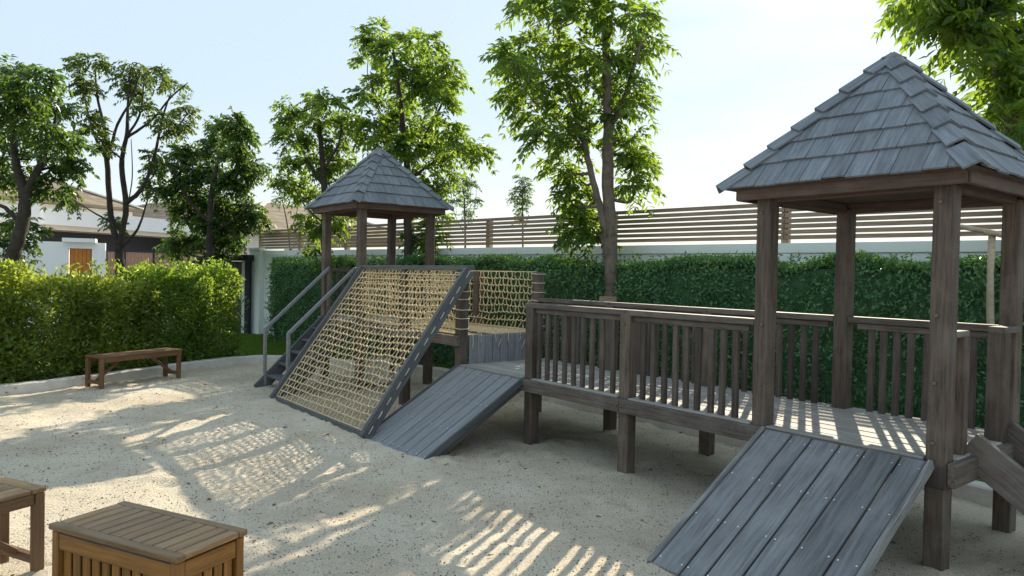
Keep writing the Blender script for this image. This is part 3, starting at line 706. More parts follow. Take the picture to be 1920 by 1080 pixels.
# riser boards up to the rope tunnel
rs = pbar('riser', (-.04, S4-.03, ZT-.03), (TB+.04, S4-.03, ZT-.03), .03, .06, M_RAIL)
for k in range(9):
    t = .06 + (TB-.12)*(k+.5)/9
    pbar('riser_board', (t, S4-.055+rng.normal(0, .002), ZD-.1), (t, S4-.055+rng.normal(0, .002), ZT-.005), (TB-.12)/9-.006, .022, M_RAMP2, rs, up=(0, 1, 0))
# tunnel and tower floor beams
for t in (-.078, TB+.078):
    for s0, s1 in ((S4-.05, S5-.002), (S5+.002, S6-.002), (S6+.002, S7+.05)): beam(s0, s1, t, ZT-.005)
tdk = pbar('tower_deck', (TB/2, S6, ZT-.04), (TB/2, S7, ZT-.04), .9, .012, M_BAL)
for i in range(nP):
    t = -.07 + pw*(i+.5)
    a, b_ = (S6+.06, S7-.06) if i in (0, nP-1) else (S6-.06, S7+.06)
    pbar('deck_plank', (t, a, ZT-.014), (t, b_, ZT-.014), pw-.007, .028, M_DECK, tdk)
railing(TB, S6+.055, S7-.055, 8, ZT, ZN); 
rl = pbar('railing', (.055, S7, ZN-.02), (TB-.055, S7, ZN-.02), .095, .045, M_RAIL)
for k in range(8):
    t = .055 + (TB-.11)*(k+1)/9
    pbar('baluster', (t, S7, ZT-.04), (t, S7, ZN-.045), .045, .032, M_BAL, rl, up=(0, 1, 0))
pbar('net_top_beam', (-.0, S4-.16, ZN+.026), (-.0, S6-.06, ZN+.026), .10, .05, M_NETF)

# steps up to the far tower, with steel-grey handrails
zb = ZT
sA, sB = S6+.12, S7-.16
stairs = pbar('stairs', (-.06, sB, zb-.03), (-1.02, sB, -.03), .04, .17, M_NETF)
pbar('stringer', (-.06, sA, zb-.03), (-1.02, sA, -.03), .04, .17, M_NETF, stairs)
for k in range(5):
    z = zb*(1-(k+1)/6); t = -.06 - .96*(k+.75)/6
    pbar('tread', (t, sA+.022, z), (t, sB-.022, z), .19, .028, M_NETF, stairs)
for s in (sA, sB):
    hr = pbar('handrail', (-.02, s, ZN+.01), (-.93, s, .79), .042, .042, M_TUBE)
    pbar('handrail_post', (-.93, s, .03), (-.93, s, .80), .042, .042, M_TUBE, hr, up=(1, 0, 0))
    pbar('handrail_post', (-.02, s, zb-.1), (-.02, s, ZN+.0), .075, .05, M_POST, hr, up=(1, 0, 0))

# bolt heads where beams and rails meet the posts
V, Fc = [], []
for i in range(8): V.append((.013*math.cos(i*math.pi/4), .013*math.sin(i*math.pi/4), 0))
for i in range(8): V.append((.011*math.cos(i*math.pi/4), .011*math.sin(i*math.pi/4), .007))
Fc = [(i, (i+1) % 8, 8+(i+1) % 8, 8+i) for i in range(8)] + [tuple(range(8, 16))]
bolt_me = mesh('bolt', V, Fc, plain('rusty bolt', (.16, .13, .11), .5, .3, 40, .5, 0, .7))
def bolt(t, s, z): obj('bolt', bolt_me, B0 @ Matrix.Translation((t, s, z)) @ Matrix.Rotation(-math.pi/2, 4, 'Y'), PS)
for s in (S2-.03, S2+.03, S3, S1-.0): bolt(-.104, s, ZD-.066)
for s in (0, S1, S7, S6): bolt(-.0535, s+.012, (2.04 if s < 5 else 2.33))
for s in (S2, S3): bolt(-.0535, s, ZR-.11)
for z in (.72, 1.05, 1.42): bolt(-.0535, .015, z)
for z in (.9, 1.3): bolt(-.0535, S1-.01, z)

# ------------------------------------------------------------------ shingled pyramid roofs
def roof(s0, s1, o, ze, za, rows, label):
    """square plan s0-o..s1+o by -o..TB+o, eave height ze, apex za"""
    cs, ct = (s0+s1)/2, TB/2; hs = (s1-s0)/2 + o; ht = TB/2 + o; hw = (hs+ht)/2
    V = [(ct-ht, cs-hs, ze), (ct+ht, cs-hs, ze), (ct+ht, cs+hs, ze), (ct-ht, cs+hs, ze), (ct, cs, za)]
    V += [(ct-ht+.06, cs-hs+.06, ze-.02), (ct+ht-.06, cs-hs+.06, ze-.02), (ct+ht-.06, cs+hs-.06, ze-.02), (ct-ht+.06, cs+hs-.06, ze-.02)]
    rf = obj('roof', mesh('roof', V, [(0, 1, 4), (1, 2, 4), (2, 3, 4), (3, 0, 4), (8, 7, 6, 5)] + [(1, 0, 5, 6), (2, 1, 6, 7), (3, 2, 7, 8), (0, 3, 8, 5)], M_SOFF), B0.copy(), PS)
    rf['label'] = label
    # fascia boards under the eave and inner tie beams
    i_ = .055
    for (ax, ay), (bx_, by_) in (((-1, -1), (-1, 1)), ((1, -1), (1, 1))):
        pbar('fascia', (ct+ax*(ht-i_), cs+ay*(hs-i_), ze-.0435), (ct+bx_*(ht-i_), cs+by_*(hs-i_), ze-.0435), .028, .075, M_FASC, rf)
    for (ax, ay), (bx_, by_) in (((-1, -1), (1, -1)), ((-1, 1), (1, 1))):
        pbar('fascia', (ct+ax*(ht-i_-.016), cs+ay*(hs-i_), ze-.0435), (ct+bx_*(ht-i_-.016), cs+by_*(hs-i_), ze-.0435), .028, .075, M_FASC, rf)
    for t in (-.0, TB): pbar('tie_beam', (t, s0-.04, ze-.055), (t, s1+.04, ze-.055), .06, .07, M_SOFF, rf)
    for s in (s0, s1): pbar('tie_beam', (.055, s, ze-.058), (TB-.055, s, ze-.058), .06, .07, M_SOFF, rf)
    for f_ in range(4):
        ang = f_*math.pi/2
        half = hs if f_ % 2 == 0 else ht; dep = ht if f_ % 2 == 0 else hs
        # face frame: origin at the eave middle, X along the eave, Y up the slope
        e = Vector((-math.cos(ang)*(ht if f_ % 2 == 0 else 0), -math.sin(ang)*(hs if f_ % 2 else 0), 0)); e = Vector((ct, cs, ze)) + e
        yv = (Vector((ct, cs, za))-e); H_ = yv.length; yv.normalize(); out = Vector((-math.cos(ang), -math.sin(ang), 0))
        xv = Vector((0, 0, 1)).cross(out).normalized(); zv = xv.cross(yv)
        if zv.z < 0: xv = -xv; zv = -zv
        FM = B0 @ (Matrix.Translation(e) @ Matrix((xv, yv, zv)).transposed().to_4x4())
        rh = H_/rows
        for r_ in range(rows):
            y0 = r_*rh - (.02 if r_ == 0 else .0); y1 = min((r_+1)*rh + .03, H_*.985)
            lim0 = half*(1-max(0, y0)/H_) ; lim1 = half*(1-y1/H_)
            tgt = .145*(1.0 if half < 1 else 1.05); x = -lim0 - rng.random()*.07; xs = [-lim0]
            x = -lim0 + rng.uniform(.05, .15)
            while x < lim0-.05: xs.append(x); x += tgt*rng.uniform(.85, 1.2)
            xs.append(lim0)
            for a, b_ in zip(xs, xs[1:]):
                cl = lambda v, l: max(-l, min(l, v))
                g_ = .002; th = .012
                p = [(a+g_, y0, 0), (b_-g_, y0, 0), (cl(b_-g_, lim1), y1, 0), (cl(a+g_, lim1), y1, 0)]
                if abs(p[2][0]-p[3][0]) < .006: p = p[:2] + [((p[2][0]+p[3][0])/2, y1 if abs(a) < lim1 else y0+(y1-y0)*.8, 0)]
                jit = rng.normal(0, .0011)
                low = [(q[0], q[1] + jit*3*(q[1] == y0), (.016 if q[1] == y0 else .001) + jit*(q[1] == y0)) for q in p]
                hi = [(q[0], q[1], q[2]+th) for q in low]
                cx = sum(q[0] for q in p)/len(p); cy = (y0+y1)/2
                # local X runs up the slope so that the grain does too
                LMx = FM @ Matrix.Translation((cx, cy, 0)) @ Matrix.Rotation(math.pi/2, 4, 'Z')
                tr = [(q[1]-cy, -(q[0]-cx), q[2]) for q in low + hi]; n = len(p)
                fc = [tuple(reversed(range(n))), tuple(range(n, 2*n))] + [(i, (i+1) % n, n+(i+1) % n, n+i) for i in range(n)]
                obj('shingle', mesh('shingle', tr, fc, M_SHIN), LMx, rf)
    # hip caps: overlapping inverted-V pieces
    for sx, sy in ((-1, -1), (1, -1), (1, 1), (-1, 1)):
        c0 = Vector((ct+sx*ht, cs+sy*hs, ze)); ap = Vector((ct, cs, za)); L_ = (ap-c0).length; d = (ap-c0).normalized()
        na = Vector((sx, 0, 0)); nb = Vector((0, sy, 0))
        # directions lying in the two faces, square to the hip
        def fdir(toward):
            v = toward - d*toward.dot(d); return v.normalized()
        fa_ = fdir(Vector((-sx*0, -sy, 0))*1.0); fb_ = fdir(Vector((-sx, 0, 0)))
        up = (Vector((0, 0, 1)) - d*d.z).normalized()
        ncap = rows + 1; cl_ = L_/ncap*1.12
        for k in range(ncap):
            q0 = L_*k/ncap - (.035 if k == 0 else 0); q1 = min(q0 + cl_, L_ + .012)
            wv = .085; th = .013
            def sect(q, lift):
                o_ = c0 + d*q + up*(.028+lift)
                fa2 = (Vector((0, -sy, 0))*1.0); fb2 = Vector((-sx, 0, 0))
                # project sideways along the faces
                nA = Vector((sx*(za-ze), 0, ht)).normalized(); nB = Vector((0, sy*(za-ze), hs)).normalized()
                A_ = nA.cross(d).normalized(); A_ = A_ if A_.dot(fa2) > 0 else -A_
                B_ = nB.cross(d).normalized(); B_ = B_ if B_.dot(fb2) > 0 else -B_
                return [o_ + A_*wv, o_, o_ + B_*wv, o_ + B_*wv + nB*th, o_ + up*th*1.25, o_ + A_*wv + nA*th]
            s0_, s1_ = sect(q0, .014), sect(q1, -.008)
            mid = (s0_[1]+s1_[1])/2; LMx = B0 @ frame(s0_[1], s1_[1])
            LMl = frame(s0_[1], s1_[1]).inverted()
            VV = [LMl @ v for v in s0_ + s1_]
            fc = [(0, 1, 4, 5), (1, 2, 3, 4), (11, 10, 7, 6), (10, 9, 8, 7)] + [(i, 6+i, 6+(i+1) % 6, (i+1) % 6) for i in range(6)]
            me = mesh('hip_cap', VV, fc, M_SHIN); bm = bmesh.new(); bm.from_mesh(me); bmesh.ops.recalc_face_normals(bm, faces=bm.faces); bm.to_mesh(me); bm.free()
            obj('hip_cap', me, LMx, rf)
    return rf
roof(0, S1, .20, 2.20, 3.06, 6, 'large near pyramid roof of grey wood shingles')
roof(S6, S7, .20, 2.50, 3.34, 6, 'small far pyramid roof of grey wood shingles')

# ------------------------------------------------------------------ rope nets
def rope(name, pts, r, parent, mat=M_ROPE, n=5):
    pts = [Vector(p) for p in pts]; c = pts[len(pts)//2]
    V, Fc = tube_geo([p-c for p in pts], r, n)
    return obj(name, mesh(name, V, Fc, mat, True), B0 @ Matrix.Translation(c), parent)
def netgrid(parent, P, nu, nv, r, zig=.24, wav=.25, seed=0, ru=None, mat=M_ROPE, step=2):
    """P(a, b) -> point, a across 0..1, b down 0..1; nv cross ropes, nu drop ropes bent into hexagons"""
    cell = 1/nv
    ph = rng.uniform(0, 6.28, 4)
    def wob(a, b): return cell*wav*(math.sin(a*9+ph[0]+b*5)+.8*math.sin(a*17+b*11+ph[1])+.6*math.sin(a*37+ph[2]))
    for j in range(nv+1):
        b = j/nv; pts = []
        m = nu*step
        for i in range(m+1):
            a = i/m; e = math.sin(math.pi*min(1, max(0, b)))**.5 if 0 < b < 1 else 0
            bb = b + e*wob(a, b) + (e*cell*.13*(1 if i % 2 else -1))
            pts.append(P(a, bb))
        rope('rope', pts, ru or r, parent, mat)
    KV, KF = [], []
    for i in range(nu+1):
        a0 = i/nu; pts = []
        for j in range(nv*2+1):
            b = j/(nv*2); e = math.sin(math.pi*b)**.5 if 0 < b < 1 else 0
            zg = zig/nu*((1 if (j//2+i) % 2 else -1))*(0 if a0 in (0, 1) else 1)
            jit = rng.normal(0, .05)/nu*(0 < i < nu)
            a = min(1, max(0, a0+zg+jit)); pts.append(P(a, min(1, b + e*wob(a, b))) )
        rope('rope', pts, r*.9, parent, mat)
        for q in pts[2:-1:2]:
            b0 = len(KV); q = Vector(q); k_ = r*1.75
            KV += [q+Vector(d)*k_ for d in ((1, 0, 0), (-1, 0, 0), (0, 1.2, 0), (0, -1.2, 0), (0, 0, 1), (0, 0, -1))]
            KF += [(b0+x, b0+y, b0+z) for x, y, z in ((0, 2, 4), (2, 1, 4), (1, 3, 4), (3, 0, 4), (2, 0, 5), (1, 2, 5), (3, 1, 5), (0, 3, 5))]
    kn = obj('knot', mesh('knot', KV, KF, mat, True), B0.copy(), parent); kn['kind'] = 'stuff'
# the sloping climbing net in its frame
nS0, nS1, nT = S4-.16, S6-.13, -1.20
fr_ = pbar('climbing_net', (0-.03, nS0, ZN+.0), (nT, nS0, .02), .05, .12, M_NETF); fr_['label'] = 'sloping rope climbing net in a grey timber frame'
pbar('net_side_board', (0-.03, nS1, ZN+.0), (nT, nS1, .02), .05, .12, M_NETF, fr_)
pbar('net_foot_board', (nT+.02, nS0+.03, .03), (nT+.02, nS1-.03, .03), .05, .07, M_NETF, fr_)
def PN(a, b):
    s = nS1-.03 + (nS0-nS1+.06)*a; t = -.02 + (nT+.05)*b; z = ZN+.02 + (.07-ZN-.02)*b
    sag = .05*math.sin(math.pi*a)*math.sin(math.pi*min(1, max(0, b)))
    return (t+sag*.8, s, z-sag*.6)
netgrid(fr_, PN, 27, 24, .0068, zig=.15, wav=.08, ru=.0078)
# lashings along the side boards
V, Fc = [], []
for s in (nS0, nS1):
    for k in range(12):
        b = (k+.5)/12 + rng.normal(0, .008); t = -.03 + (nT+.03)*b; z = ZN + (.02-ZN)*b
        for e in (-.028,):
            tube_geo([(t+.022, s+e, z+.035), (t, s+e-.004, z), (t-.024, s+e, z-.036)], .006, 5, V, Fc)
o = obj('lashing', mesh('lashing', V, Fc, M_ROPEW, True), B0.copy(), fr_); o['kind'] = 'stuff'
# tunnel side nets and the rope floor
tn = pbar('rope_tunnel', (TB/2, S4+.0, ZT-.055), (TB/2, S6-.03, ZT-.055), .06, .07, M_RAIL); tn['label'] = 'sunlit rope tunnel between landing and far tower'
for t, sg_ in ((.0, 1), (TB, -1)):
    def PS_(a, b, t=t, sg_=sg_):
        bow = .05*math.sin(math.pi*b)*sg_*0 + .02*math.sin(a*7+t)
        return (t+bow+(.07*sg_*max(0, b-.75)*4 if b > .75 else 0), S4+.06 + (S6-S4-.12)*a, ZN - (ZN-ZT-.02)*b)
    netgrid(tn, PS_, 30, 8, .0066, zig=.15, wav=.10)
def PF(a, b): return (.0+TB*b, S4+.0 + (S6-S4-.06)*a, ZT+.005-.05*math.sin(math.pi*b))
netgrid(tn, PF, 44, 22, .0080, zig=.2, wav=.3)
# rope wraps round the end posts, and loose ends over the riser
for t in (0, TB):
    V, Fc = [], []
    for k in range(7):
        z = ZN-.03 - k*.098 + rng.normal(0, .006); h_ = .058
        q = [(t-h_, S4-h_, z), (t+h_, S4-h_, z), (t+h_, S4+h_, z+.008), (t-h_, S4+h_, z+.004), (t-h_, S4-h_, z)]
        tube_geo(q, .0062, 5, V, Fc)
    o = obj('rope_wrap', mesh('rope_wrap', V, Fc, M_ROPEW, True), B0.copy(), tn); o['kind'] = 'stuff'
for k in range(8):
    t = .1 + (TB-.2)*k/7 + rng.normal(0, .02); l = rng.uniform(.09, .19)
    rope('rope_end', [(t, S4-.0, ZT+.02), (t+.003, S4-.072, ZT+.01), (t+rng.normal(0, .015), S4-.076, ZT-.5*l), (t+rng.normal(0, .03), S4-.077, ZT-l)], .0055, tn, M_ROPEW)

# ------------------------------------------------------------------ benches and slatted box seat
def bench(M, L, Wd, H, label, mat, topmat, nsl=4):
    r = empty('slatted_bench', M); tag(r, label, 'bench', 'slatted timber benches')
    q = lambda n, a, b, w, h, m=mat, up=(0, 0, 1): bar(n, a, b, w, h, m, r, up, M)
    for x in (-1, 1):
        for y in (-1, 1): q('leg', (x*(L/2-.03), y*(Wd/2-.028), 0), (x*(L/2-.03), y*(Wd/2-.028), H-.026), .055, .045, mat, (1, 0, 0))
        q('stretcher', (x*(L/2-.03), -Wd/2+.052, .075), (x*(L/2-.03), Wd/2-.052, .075), .04, .045)
        q('end_board', (x*(L/2-.035), -Wd/2, H-.012), (x*(L/2-.035), Wd/2, H-.012), .07, .025, topmat)
        q('brace', (x*(L/2-.052), 0, .09), (x*(L/2-.40), 0, H-.075), .028, .04)
    for y in (-1, 1): q('apron', (-L/2+.056, y*(Wd/2-.022), H-.055), (L/2-.056, y*(Wd/2-.022), H-.055), .024, .06)
    for k in range(nsl):
        y = -Wd/2 + Wd*(k+.5)/nsl
        q('seat_slat', (-L/2+.073, y, H-.0125), (L/2-.073, y, H-.0125), Wd/nsl-.008, .022, topmat)
    return r
pa, pb = Vector((-5.46, 9.28, 0)), Vector((-4.93, 10.34, 0)); mid = (pa+pb)/2; an = math.atan2((pb-pa).y, (pb-pa).x)
bench(Matrix.Translation(mid) @ Matrix.Rotation(an, 4, 'Z'), 1.22, .34, .42, 'weathered brown timber bench beside the kerb and shrubs', M_BENCH, M_BENCH)
# box seat, front left
c0, c1, c2, c3 = [Vector(p) for p in ((-2.026, 3.128, 0), (-1.894, 3.47, 0), (-1.162, 3.129, 0), (-1.294, 2.781, 0))]
ctr = (c0+c1+c2+c3)/4; an2 = math.atan2((c3-c0).y, (c3-c0).x); BM = Matrix.Translation(ctr) @ Matrix.Rotation(an2, 4, 'Z'); BL, BW, BH = .815, .37, .45
bx = empty('slatted_box_seat', BM); tag(bx, 'orange brown slatted timber box seat in the near left corner', 'box seat')
q = lambda n, a, b, w, h, m=M_TEAK, up=(0, 0, 1), par=bx: bar(n, a, b, w, h, m, par, up, BM)
lid = q('lid', (-BL/2+.05, 0, BH-.037), (BL/2-.05, 0, BH-.037), BW-.03, .018, M_BAL)
for y in (-1, 1): q('lid_frame', (-BL/2, y*(BW/2-.022), BH-.013), (BL/2, y*(BW/2-.022), BH-.013), .044, .026, M_TEAKT, par=lid)
ns = 12
for k in range(ns):
    x = -BL/2 + BL*(k+.5)/ns
    q('lid_slat', (x, -BW/2+.046, BH-.0135), (x, BW/2-.046, BH-.0135), BL/ns-.009, .024, M_TEAKT, par=lid)
for x in (-1, 1):
    for y in (-1, 1): q('corner_post', (x*(BL/2-.03), y*(BW/2-.03), 0), (x*(BL/2-.03), y*(BW/2-.03), BH-.03), .04, .04, up=(1, 0, 0))
for y in (-1, 1):
    for z in (.05, BH-.075): q('side_rail', (-BL/2+.052, y*(BW/2-.026), z), (BL/2-.052, y*(BW/2-.026), z), .022, .075 if z > .2 else .05)
    for k in range(11):
        x = -BL/2+.052 + (BL-.104)*(k+.5)/11
        q('side_slat', (x, y*(BW/2-.037), .02), (x, y*(BW/2-.037), BH-.04), .048, .012, up=(0, 1, 0))
for x in (-1, 1):
    for z in (.05, BH-.075): q('end_rail', (x*(BL/2-.026), -BW/2+.052, z), (x*(BL/2-.026), BW/2-.052, z), .022, .075 if z > .2 else .05)
    for k in range(5):
        y = -BW/2+.052 + (BW-.104)*(k+.5)/5
        q('end_slat', (x*(BL/2-.037), y, .02), (x*(BL/2-.037), y, BH-.04), .012, .042, up=(0, 1, 0))
q('inner_shade', (0, 0, .03), (0, 0, BH-.05), BL-.11, BW-.11, M_DARK, (0, 1, 0))  # dark block that paints the shade seen between the slats
# bench cut by the left picture edge
far_c = Vector((-2.394, 3.665, 0)); ldir = Vector((math.cos(an2), math.sin(an2), 0)); sdir = Vector((-ldir.y, ldir.x, 0))
L3, W3 = 1.15, .36
cc = far_c - sdir*(L3/2) - ldir*(W3/2)
bench(Matrix.Translation(cc) @ Matrix.Rotation(an2+math.pi/2, 4, 'Z'), L3, W3, .45, 'near slatted bench cut off by the left picture edge', M_BENCH, M_TEAKT, 6)

# ------------------------------------------------------------------ small things
ub = empty('utility_box', Matrix.Translation(atz(702, 716, .05))); tag(ub, 'pale utility box with lid standing behind the rope net', 'utility box')
uM = LM[ub] @ Matrix.Rotation(.3, 4, 'Z')
bar('cabinet', (0, 0, 0), (0, 0, .30), .40, .30, M_BOXP, ub, (0, 1, 0), uM, .01); bar('lid', (0, 0, .302), (0, 0, .34), .44, .34, M_LID, ub, (0, 1, 0), uM, .01)
ts = empty('tree_stake', Matrix.Translation(aty(1862, 610, 6.4))); tag(ts, 'pale wooden tree stake with crossed poles right of the near roof', 'stake')
def pole(name, a, b, r, parent):
    a, b = Vector(a), Vector(b); c = (a+b)/2; pts = [a.lerp(b, i/6) + Vector(rng.normal(0, .006, 3)) for i in range(7)]
    V, Fc = tube_geo([p-c for p in pts], [r*(1+.1*math.sin(i*2.2)) for i in range(7)], 9)
    return obj(name, mesh(name, V, Fc, M_POLE, True), Matrix.Translation(c), parent)
p1 = aty(1858, 440, 6.4); p0 = aty(1867, 640, 6.4); p0b = p0.copy(); p0b.z = 0
pole('pole', p0b, p1, .030, ts); pole('cross_pole', aty(1800, 425, 6.5), aty(1900, 443, 6.3), .022, ts); pole('cross_pole', aty(1848, 437, 6.33), aty(1935, 449, 6.33), .022, ts)
# coarse grit lying on the sand
n = 42000; yy = 2.3 + 9.0*rng.random(n)**1.9; xx = rng.uniform(-1, 1, n)*(.75*yy+.4); k_ = (xx < 3.0) & (xx > -5.6); xx, yy = xx[k_], yy[k_]; n = len(xx)
rr = rng.uniform(.0022, .0062, n)*(1+.06*yy); q8 = np.array([[1, 0, 0], [0, 1, 0], [-1, 0, 0], [0, -1, 0], [0, 0, 1]])*1.0
ang = rng.random(n)*6.28; ca, sa = np.cos(ang), np.sin(ang); asp = rng.uniform(.55, 1, n)
vx = q8[None, :, 0]*rr[:, None]; vy = q8[None, :, 1]*(rr*asp)[:, None]; vz = q8[None, :, 2]*(rr*.75)[:, None]
co = np.stack([xx[:, None]+vx*ca[:, None]-vy*sa[:, None], yy[:, None]+vx*sa[:, None]+vy*ca[:, None], sand_h(xx, yy)[:, None]+.0005+vz], -1).reshape(-1, 3)
i5 = np.arange(n)[:, None]*5; fa = np.concatenate([i5+np.array([[a_, (a_+1) % 4, 4]]) for a_ in range(4)])
M_GRIT = leafmat('grit grain', (.05, .042, .035), (.62, .58, .52), (.3, .3, .3), 0.0, .9, .2)
tag(obj('grit', npmesh('grit', co, fa, M_GRIT, np.repeat(np.where(rng.random(n) < .72, rng.random(n)*.25, rng.uniform(.5, 1, n)), 5))), 'coarse dark and pale grit lying on the sand', 'grit', kind='stuff')
# fallen leaves and bits on the sand
n = 430; xx = rng.uniform(-5, 2.5, n); yy = rng.uniform(2.4, 10.5, n)
bs = np.stack([xx, yy, sand_h(xx, yy)+.006], -1)
co, fa, to = leaves(bs, rng.normal(size=(n, 3))*np.array([1, 1, .12]), rng.uniform(.015, .06, n), rng.uniform(.008, .026, n), nrm=np.array([0, 0, 1.0])+.3*rng.normal(size=(n, 3)))
tag(obj('leaf_litter', npmesh('leaf_litter', co, fa, L_DRY, to)), 'small dry leaf bits scattered over the sand', 'leaf litter', kind='stuff')

# ------------------------------------------------------------------ trees
tree('broadleaf_tree', 'dark leafy tree with forked trunk at the left picture edge', 10.6,
     [[(8, 560, .115), (28, 470, .10), (45, 400, .085), (48, 350, .08)], [(46, 370, .075), (30, 300, .055), (22, 220, .035), (20, 140, .01)], [(50, 360, .07), (75, 310, .05), (95, 260, .03), (110, 190, .01)], [(40, 420, .05), (10, 390, .03), (-20, 380, .02)]],
     [(15, 140, 50), (70, 150, 48), (115, 195, 42), (40, 205, 52), (90, 240, 50), (5, 250, 45), (130, 270, 32), (60, 300, 42, .7), (110, 315, 30, .7), (145, 300, 20), (100, 350, 22), (30, 415, 22), (52, 440, 18, .7), (-30, 180, 60), (-40, 300, 60), (0, 330, 30, .6), (15, 470, 18)], L_TREESH, M_BARKD, .30, .10, .042)
tree('broadleaf_tree', 'open tree with several bare upright stems and sparse tufts of leaves', 13.0,
     [[(226, 520, .085), (224, 485, .075), (222, 460, .07)], [(222, 462, .055), (208, 405, .05), (200, 300, .045), (195, 240, .03), (182, 180, .02), (178, 120, .012)], [(200, 300, .03), (178, 255, .025), (160, 190, .015), (155, 130, .01)], [(202, 300, .03), (220, 235, .025), (250, 180, .018), (262, 130, .01)],
      [(224, 465, .055), (236, 385, .05), (228, 310, .045), (238, 250, .035), (240, 190, .02), (245, 130, .012)], [(238, 255, .025), (262, 215, .02), (270, 150, .01)], [(238, 258, .028), (285, 225, .02), (318, 185, .015), (352, 155, .008)], [(236, 382, .045), (268, 350, .035), (290, 290, .028), (305, 220, .02), (320, 175, .01)], [(300, 260, .02), (330, 240, .015), (350, 215, .01)], [(226, 465, .03), (258, 430, .022), (275, 380, .014), (285, 350, .01)], [(214, 420, .02), (170, 395, .013), (135, 372, .007)], [(240, 385, .012), (248, 330, .01), (246, 260, .006)]],
     [(150, 118, 24), (180, 112, 14), (248, 118, 30), (262, 145, 24), (225, 150, 14), (300, 140, 16), (325, 165, 22), (268, 200, 10, .7), (308, 215, 14, .8), (345, 205, 20), (330, 232, 20), (310, 240, 16), (170, 175, 16), (172, 225, 14), (178, 250, 10), (202, 275, 10), (160, 150, 16), (252, 180, 12, .7), (130, 372, 7), (215, 415, 6), (290, 290, 8, .8)], L_TREEY, M_BARKD, .24, .085, .033, dens=.62, depth=.6)
tree('broadleaf_tree', 'dense dark tree with drooping leaves left of the far roof', 16.0,
     [[(392, 520, .09), (394, 440, .08), (398, 360, .065), (410, 300, .05), (425, 240, .03)], [(395, 420, .04), (350, 370, .03), (320, 310, .02)], [(398, 370, .04), (440, 330, .03), (475, 300, .015)], [(394, 440, .03), (440, 410, .02), (470, 385, .012)]],
     [(432, 230, 24), (412, 245, 20), (450, 250, 22), (400, 275, 26), (440, 285, 26), (482, 305, 20), (455, 315, 24), (370, 285, 22), (335, 290, 26), (305, 315, 24), (350, 325, 32), (395, 325, 34), (430, 350, 34), (290, 345, 16), (335, 365, 28), (380, 375, 36), (425, 395, 34), (465, 395, 22), (480, 400, 14), (345, 405, 24), (390, 420, 34), (435, 430, 26), (338, 445, 22), (375, 455, 24), (420, 460, 26), (325, 460, 14), (400, 480, 20)], L_TREESH, M_BARKD, .34, .115, .048, dens=1.5)
tree('broadleaf_tree', 'medium tree with bright right side standing behind the far roof', 12.9,
     [[(612, 540, .09), (611, 460, .08), (610, 390, .07), (606, 320, .055), (600, 250, .04), (590, 190, .02)], [(608, 350, .035), (575, 300, .025), (555, 250, .015)], [(606, 320, .03), (635, 270, .02), (640, 230, .012)], [(610, 420, .02), (575, 390, .015), (550, 350, .01)]],
     [(545, 195, 26), (585, 185, 28), (615, 195, 26), (555, 230, 30), (600, 225, 32), (640, 225, 22), (540, 265, 26), (585, 265, 32), (625, 265, 28), (655, 250, 16), (540, 300, 22), (575, 305, 28), (640, 300, 18), (615, 310, 18), (540, 345, 20), (565, 350, 20), (590, 370, 16), (630, 340, 14), (575, 410, 12), (605, 435, 14), (625, 420, 12), (590, 465, 12), (640, 405, 10)], L_TREE, M_BARKD, .30, .10, .042)
tree('broadleaf_tree', 'tall full tree with yellow lit leaves right behind the far roof', 12.7,
     [[(768, 560, .085), (766, 470, .08), (764, 380, .07), (762, 300, .06), (755, 220, .045), (745, 140, .03), (735, 80, .015)], [(762, 310, .04), (800, 250, .03), (830, 190, .02), (840, 140, .012)], [(760, 280, .035), (715, 220, .025), (695, 150, .015)], [(764, 340, .03), (820, 300, .022), (870, 280, .012)], [(765, 420, .02), (800, 380, .015), (825, 350, .01)]],
     [(692, 70, 24), (712, 60, 18), (770, 75, 28), (800, 80, 20), (735, 100, 30), (690, 115, 26), (770, 130, 36), (815, 115, 26), (850, 115, 20), (720, 145, 34), (800, 160, 34), (845, 160, 24), (690, 175, 26), (755, 185, 40), (820, 200, 30), (700, 220, 28), (745, 235, 38), (795, 235, 34), (840, 235, 24), (690, 255, 22), (770, 275, 36), (820, 275, 30), (865, 260, 24), (895, 272, 16), (855, 295, 22), (730, 270, 26), (800, 315, 26), (840, 325, 20), (820, 350, 18), (790, 350, 18), (800, 400, 14), (825, 410, 14), (785, 440, 14), (812, 445, 12), (660, 230, 14)], L_TREE, M_BARKD, .32, .11, .045)
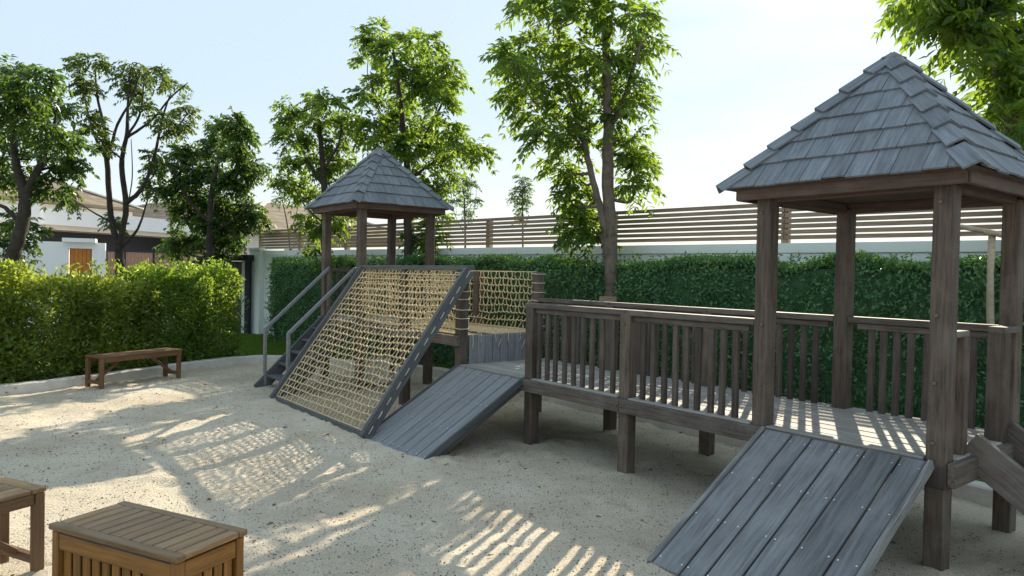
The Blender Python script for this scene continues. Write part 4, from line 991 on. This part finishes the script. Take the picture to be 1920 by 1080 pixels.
T6 = tree('broadleaf_tree', 'tallest tree with grey twin trunk rising behind the bridge railing', 9.5,
     [[(1146, 570, .10), (1147, 520, .095), (1144, 430, .085), (1141, 330, .08), (1140, 220, .065), (1136, 100, .05), (1128, -40, .035), (1120, -150, .02)], [(1142, 500, .05), (1132, 420, .055), (1112, 340, .045), (1095, 270, .04), (1070, 180, .03), (1048, 80, .025), (1035, -60, .015)], [(1150, 545, .035), (1160, 515, .032), (1168, 492, .028)], [(1140, 250, .04), (1175, 170, .03), (1200, 80, .02), (1210, 10, .012)], [(1100, 285, .02), (1060, 240, .016), (1000, 190, .01)], [(1140, 520, .03), (1135, 490, .025), (1128, 440, .02)]],
     [(985, 15, 34), (1035, 20, 42), (1090, 20, 46), (1150, 30, 46), (1205, 30, 34), (1225, 70, 18), (955, 105, 24), (990, 90, 34), (1040, 85, 42), (1095, 95, 44), (1150, 105, 44), (1205, 100, 32), (945, 115, 14), (975, 150, 30), (1020, 150, 38), (1075, 160, 40), (1130, 165, 40), (1185, 160, 36), (960, 185, 16), (1000, 205, 30), (1050, 215, 36), (1105, 225, 36), (1165, 215, 32), (1210, 195, 20), (1025, 255, 26), (1070, 275, 32), (1180, 265, 24), (1045, 320, 26), (1085, 335, 28), (1190, 305, 12, .7), (1208, 290, 12), (1065, 375, 22), (1095, 395, 24), (1200, 350, 12, .6), (1075, 425, 20), (1105, 440, 20), 
      (1010, -45, 46), (1080, -60, 50), (1150, -50, 50), (1060, -130, 46), (1130, -140, 50), (1190, -100, 34)], L_TREE, M_BARK, .33, .115, .041, dens=.82, depth=.8, xs=(1095, .93))
p = aty(1141, 561, 9.35); bar('brace_board', p + Vector((-.12, 0, 0)), p + Vector((.11, .03, 0)), .03, .07, M_FENCE, T6)
tree('broadleaf_tree', 'sunlit tree overhanging from the right picture edge above the near roof', 6.9,
     [[(1912, 640, .11), (1908, 420, .105), (1903, 260, .10), (1897, 140, .09), (1888, 20, .07), (1880, -120, .05)], [(1897, 130, .04), (1860, 60, .03), (1810, 20, .02), (1760, -10, .012)], [(1900, 260, .025), (1885, 220, .015), (1870, 200, .01)]],
     [(1735, 5, 26), (1775, 10, 34), (1825, 25, 40), (1875, 35, 44), (1915, 40, 44), (1845, 80, 30), (1800, 55, 22), (1895, 95, 34), (1865, 120, 18), (1885, 175, 22), (1862, 205, 20), (1905, 205, 24), (1890, 240, 22), (1745, -50, 44), (1820, -60, 56), (1900, -60, 60), (1935, 150, 30), (1940, 250, 30)], L_TREE, M_BARK, .34, .125, .050, depth=.7)
for (lab, Y, lim, cl) in (
    ('thin sapling behind the slatted fence just right of the far roof', 18.5, [[(872, 500, .03), (872, 420, .025), (868, 340, .012)], [(872, 440, .012), (852, 400, .008), (846, 360, .005)], [(872, 430, .012), (890, 390, .008), (893, 350, .005)]], [(868, 340, 14), (858, 352, 11), (884, 348, 12), (870, 365, 14, .6), (852, 380, 8, .5), (890, 375, 8, .5), (874, 400, 9, .4)]),
    ('single small sapling behind the slatted fence left of the tallest tree', 19.0, [[(980, 500, .028), (980, 420, .022), (980, 340, .01)]], [(978, 335, 13), (985, 350, 17), (972, 360, 13), (988, 372, 12), (966, 368, 8), (978, 390, 10, .6), (974, 410, 7, .5)]),
    ('leafless young sapling with thin stems left of the far tower', 19.5, [[(545, 500, .022), (540, 430, .018), (528, 370, .008)], [(543, 440, .014), (556, 400, .01), (560, 370, .006)], [(545, 470, .012), (572, 430, .01), (588, 400, .006)]], [(524, 372, 8), (556, 372, 8, .6), (588, 398, 7, .6)])):
    tree('young_tree', lab, Y, lim, cl, L_TREESH, M_BARKD, .20, .075, .028, 4, depth=.5, group='young trees behind the fence')
